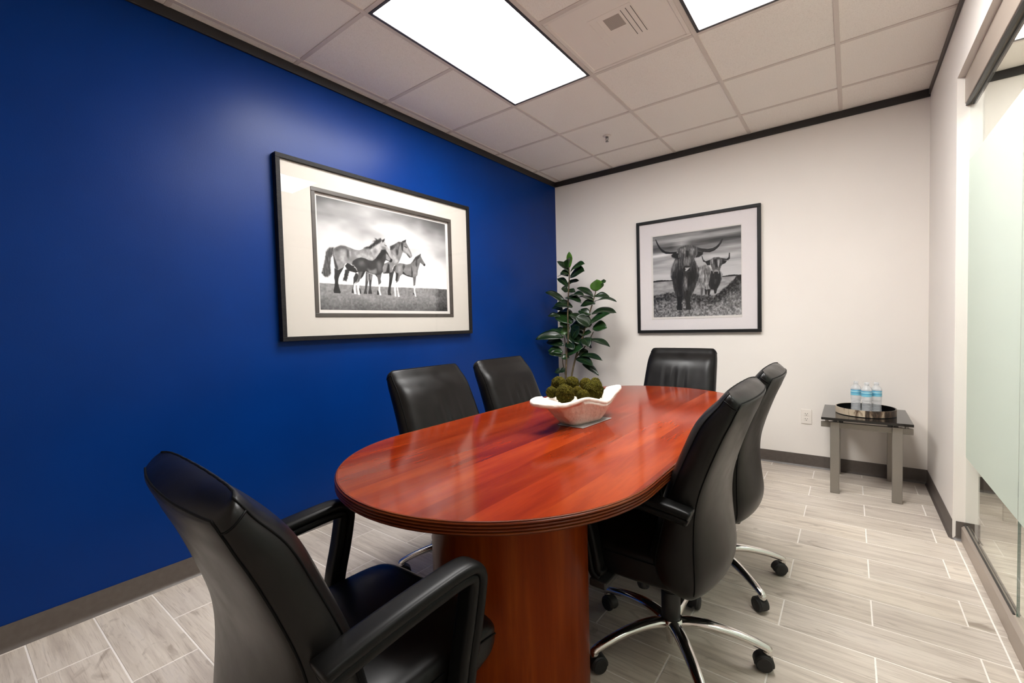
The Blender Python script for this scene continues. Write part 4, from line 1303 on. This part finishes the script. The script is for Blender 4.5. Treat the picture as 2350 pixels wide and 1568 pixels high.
for a in (0.15, PI-0.35):
    MB().lathe([(0, 0), (.005, 0), (.004, .003), (0, .004)], 12).build('rivet', 'black_plastic', tr, True, (.1667*math.cos(a), .1667*1.02*math.sin(a), .026), (0, PI/2, a))
def bottle(x, y, rz, label):
    b = empty('water_bottle', (x, y, .5268), rz)
    tag(b, label, 'bottle', 'water bottles on the tray')
    pr = [(0, .002), (.018, .0), (.027, .003), (.0295, .010)]
    for k in range(1, 40):
        z = .010+.078*k/40
        pr.append((.0292-.0016*(0.5-0.5*math.cos(k*2*PI/5.0))-.0016*math.sin(PI*k/40), z))
    pr += [(.0296, .090), (.0300, .096), (.0296, .1165), (.0296, .1555), (.0302, .160), (.0285, .169), (.0235, .1795), (.0170, .1875), (.0132, .1925), (.0128, .196), (.0148, .1965), (.0148, .1985), (.0120, .199), (.0120, .204)]
    MB().lathe(pr, 36).build('body', 'bottle_plastic', b, True)
    mb = ringwall(.0297, .0301, .1175, .1545, 36); mb.v = [(x_, y_/1.02, z_) for x_, y_, z_ in mb.v]
    smooth_by_angle(mb.build('label', 'bottle_label', b).data, 40)
    MB().lathe([(.0, .1995), (.0138, .1995), (.0142, .201), (.0142, .2115), (.0130, .213), (.0, .213)], 28).build('cap', 'bottle_plastic', b, True)
bottle(2.604, -.285, 0.3, 'clear water bottle with blue label, left one of three on tray')
bottle(2.662, -.335, 1.3, 'clear water bottle with blue label, middle one standing in front on tray')
bottle(2.716, -.290, 2.1, 'clear water bottle with blue label, right one of three on tray')

# ------------------------------------------------------------------ dough bowl with moss balls
MB().rbox(-.066, .066, -.128, .128, 0.0004, .0030, .0008, 1).build('acrylic_mat', 'acrylic_mat', None, False, (1.594, -2.394, .7402), (0, 0, R(-4)))
tag(bpy.data.objects['acrylic_mat'], 'thin grey acrylic mat under the white bowl on the table', 'mat')
bw = empty('dough_bowl', (1.578, -2.400, .7433), R(80))
tag(bw, 'hammered white plaster dough bowl with two handles on the table', 'bowl')
loop = [(0, .110, .125), (.08, .105, .118), (.14, .080, .110), (.19, .045, .112), (.24, .022, .123), (.28, .016, .133), (.303, -.006, .136),
        (.285, -.028, .131), (.235, -.043, .122), (.18, -.062, .115), (.11, -.090, .104), (.05, -.102, .100), (-.02, -.106, .117), (-.09, -.104, .132), (-.15, -.095, .126), (-.20, -.082, .118), (-.24, -.074, .120), (-.285, -.058, .124),
        (-.318, -.010, .129), (-.302, .035, .134), (-.25, .054, .139), (-.21, .052, .131), (-.17, .075, .122), (-.09, .100, .122)]
rim = catmull(loop, 5, True)
def body_of(p):      # same loop without the handles
    x, y, z = p
    ax = min(abs(x), .222+.10*max(0, abs(x)-.222))
    lim = .112*math.sqrt(max(0, 1-(ax/.250)**2))
    yy = math.copysign(min(abs(y), max(lim, .0)), y)
    return np.array((math.copysign(ax, x), yy, z))
layers = []
body = [body_of(p) for p in rim]
NB = len(rim)
def base_loop(sx, sy, z):
    out = []
    for p in body:
        a = math.atan2(p[1]/.112, p[0]/.25)
        c, s_ = math.cos(a), math.sin(a)
        out.append((math.copysign(abs(c)**.6, c)*sx, math.copysign(abs(s_)**.6, s_)*sy, z))
    return out
b0 = base_loop(.106, .052, 0.0)
for i in range(10):
    t = i/9
    e = t**0.85
    L = []
    for p, b_ in zip(body, b0):
        x = b_[0]*(1-e)+p[0]*0.985*e; y = b_[1]*(1-e)+p[1]*0.985*e
        z = (p[2]-.020)*t
        nz = noise.noise(Vector((x*34, y*34, z*34)))*.0022*math.sin(PI*min(1, t*1.1))
        L.append((x*(1+nz/.1), y*(1+nz/.06), z))
    layers.append(L)
layers.append([(p[0]*.985, p[1]*.965, p[2]-.020) for p in rim])
layers.append([(p[0]*1.0, p[1]*1.0, p[2]-.015) for p in rim])
layers.append([(p[0]*1.004, p[1]*1.004, p[2]-.008) for p in rim])
layers.append([(p[0]*.996, p[1]*.992, p[2]-.001) for p in rim])
layers.append([(p[0]*.985, p[1]*.965, p[2]) for p in rim])
layers.append([(p[0]*.958, p[1]*.925, p[2]-.001) for p in body])
layers.append([(p[0]*.935, p[1]*.89, p[2]-.010) for p in body])
for t in (.75, .5, .28, .12):
    layers.append([((b_[0]*.9)*(1-t)+p[0]*.93*t, (b_[1]*.9)*(1-t)+p[1]*.88*t, .012+(p[2]-.022)*t) for p, b_ in zip(body, b0)])
layers.append([(b_[0]*.8, b_[1]*.8, .012) for b_ in b0])
o = MB().loft(layers, True, True).build('bowl_body', 'plaster_white', bw, True)
BALLS = [(1.512, -2.489, .921, .035, 'brown green moss ball at the back left of the bowl, top layer'), (1.520, -2.382, .912, .033, 'flattened yellow green moss ball at the back of the bowl'),
         (1.527, -2.575, .897, .025, 'small olive moss ball at the left end of the bowl by the handle'), (1.585, -2.560, .892, .041, 'large olive moss ball at the front left of the bowl'),
         (1.619, -2.458, .872, .028, 'small bright yellow green moss ball behind the front lip of the bowl'), (1.538, -2.280, .899, .029, 'moss ball at the back of the bowl, right of the middle'),
         (1.616, -2.352, .882, .046, 'largest green moss ball at the front right of the bowl'), (1.552, -2.205, .896, .026, 'small green moss ball peeping out at the back right of the bowl'),
         (1.570, -2.232, .886, .029, 'dark brown green moss ball at the right end of the bowl'), (1.572, -2.425, .884, .024, 'small moss ball tucked in the middle of the pile in the bowl'),
         ]
for x, y, z, r_, lab in BALLS:
    bm = bmesh.new()
    bmesh.ops.create_icosphere(bm, subdivisions=5, radius=1.0)
    for v in bm.verts:
        p = v.co.copy(); s_ = Vector((x*7, y*7, z*7))
        d_ = 1+0.10*noise.noise(p*1.8+s_)+0.06*noise.noise(p*6+s_)+0.10*noise.noise(p*14+s_)+0.10*noise.noise(p*30+s_)
        v.co = p*d_*r_
    me = bpy.data.meshes.new('moss_ball'); bm.to_mesh(me); bm.free()
    me.polygons.foreach_set('use_smooth', [True]*len(me.polygons))
    tag(obj('moss_ball', me, 'moss', None, (x, y, z)), lab, 'moss ball', 'moss balls in the white bowl')

# ------------------------------------------------------------------ rubber plant in the corner
pl = empty('rubber_plant', (0.36, -0.37, 0))
tag(pl, 'tall potted rubber plant with dark glossy leaves in the corner', 'plant')
O = Vector((0.36, -0.37, 0))
smooth_by_angle(MB().lathe([(0, 0), (.105, 0), (.115, .01), (.150, .29), (.158, .30), (.158, .315), (.145, .315), (.140, .27), (0, .27)], 40).build('pot', 'pot_charcoal', pl).data, 40)
MB().lathe([(0, .268), (.1385, .268), (.1385, .280), (.07, .288), (0, .29)], 32).build('soil', 'soil', pl, True)
for k, s_ in enumerate(STEMS):
    P_ = [Vector(p)-O for p in s_]
    if k in (0, 1, 4):
        a = P_[0]
        P_ = [Vector((a.x*.25, a.y*.25, .27)), Vector((a.x*.7, a.y*.7, .48))]+P_
    cpn = catmull(P_, 5)
    m_ = len(cpn)
    r0 = (.0125, .0115, .008, .007, .008)[k]
    MB().tube(cpn, [r0*(1-.62*i/m_) for i in range(m_)], 9).build('stem', 'plant_bark', pl, True)
def leaf(k, B, Tp, w_, g_):
    rng = random.Random(k)
    B = Vector(B)-O; Tp = Vector(Tp)-O
    ax = Tp-B; Ln = ax.length; t = ax.normalized()
    up_ = Vector((0.40, -0.80, 0.62)) if g_ < 2 else Vector((0.5, -0.8, 0.2))
    up_ = up_+Vector((rng.uniform(-.3, .3), rng.uniform(-.3, .3), rng.uniform(-.1, .3)))
    up_ = (up_-t*up_.dot(t)).normalized()
    sd = t.cross(up_).normalized()
    droop = (0.10 if g_ < 2 else 0.02)*Ln
    n_, m_ = 11, 7
    vs = []; fs = []
    wd = max(w_, .038)*0.86
    for lay in (0.0006, -0.0006):
        for i in range(n_):
            s = i/(n_-1)
            prof = max(0.0, math.sin(PI*min(1, s*0.93+0.035))**0.75*(1-0.12*s)) if i < n_-1 else 0.04
            if s > 0.86: prof *= max(0.05, 1-((s-0.86)/0.14)**2*0.9)
            c = B+ax*s+Vector((0, 0, 1))*droop*4*s*(1-s)-up_*0.0
            for j in range(m_):
                u = -1+2*j/(m_-1)
                fold = abs(u)*wd*prof*0.22
                wave = 0.004*math.sin(s*9+u*2+k)
                vs.append(c+sd*u*wd*prof+up_*(fold+wave*abs(u)+lay))
    N2 = n_*m_
    for L_ in range(2):
        for i in range(n_-1):
            for j in range(m_-1):
                a = L_*N2+i*m_+j
                fs.append((a, a+1, a+m_+1, a+m_))
    rimi = [j for j in range(m_)]+[i*m_+m_-1 for i in range(1, n_)]+[(n_-1)*m_+j for j in range(m_-2, -1, -1)]+[i*m_ for i in range(n_-2, 0, -1)]
    for i in range(len(rimi)):
        a, b = rimi[i], rimi[(i+1) % len(rimi)]
        fs.append((a, b, b+N2, a+N2))
    lf = MB().add(vs, fs).build('leaf', ('leaf_dark', 'leaf_mid', 'leaf_young')[g_], pl, True)
    vein = [B+ax*s+Vector((0, 0, 1))*droop*4*s*(1-s)+up_*0.0012 for s in [i/8 for i in range(8)]]
    MB().tube(vein, [0.0016*(1-.8*i/7) for i in range(8)], 5).build('midrib', 'leaf_vein', lf, True)
for k, L_ in enumerate(LEAVES):
    leaf(k, L_[0:3], L_[3:6], L_[6], L_[7])
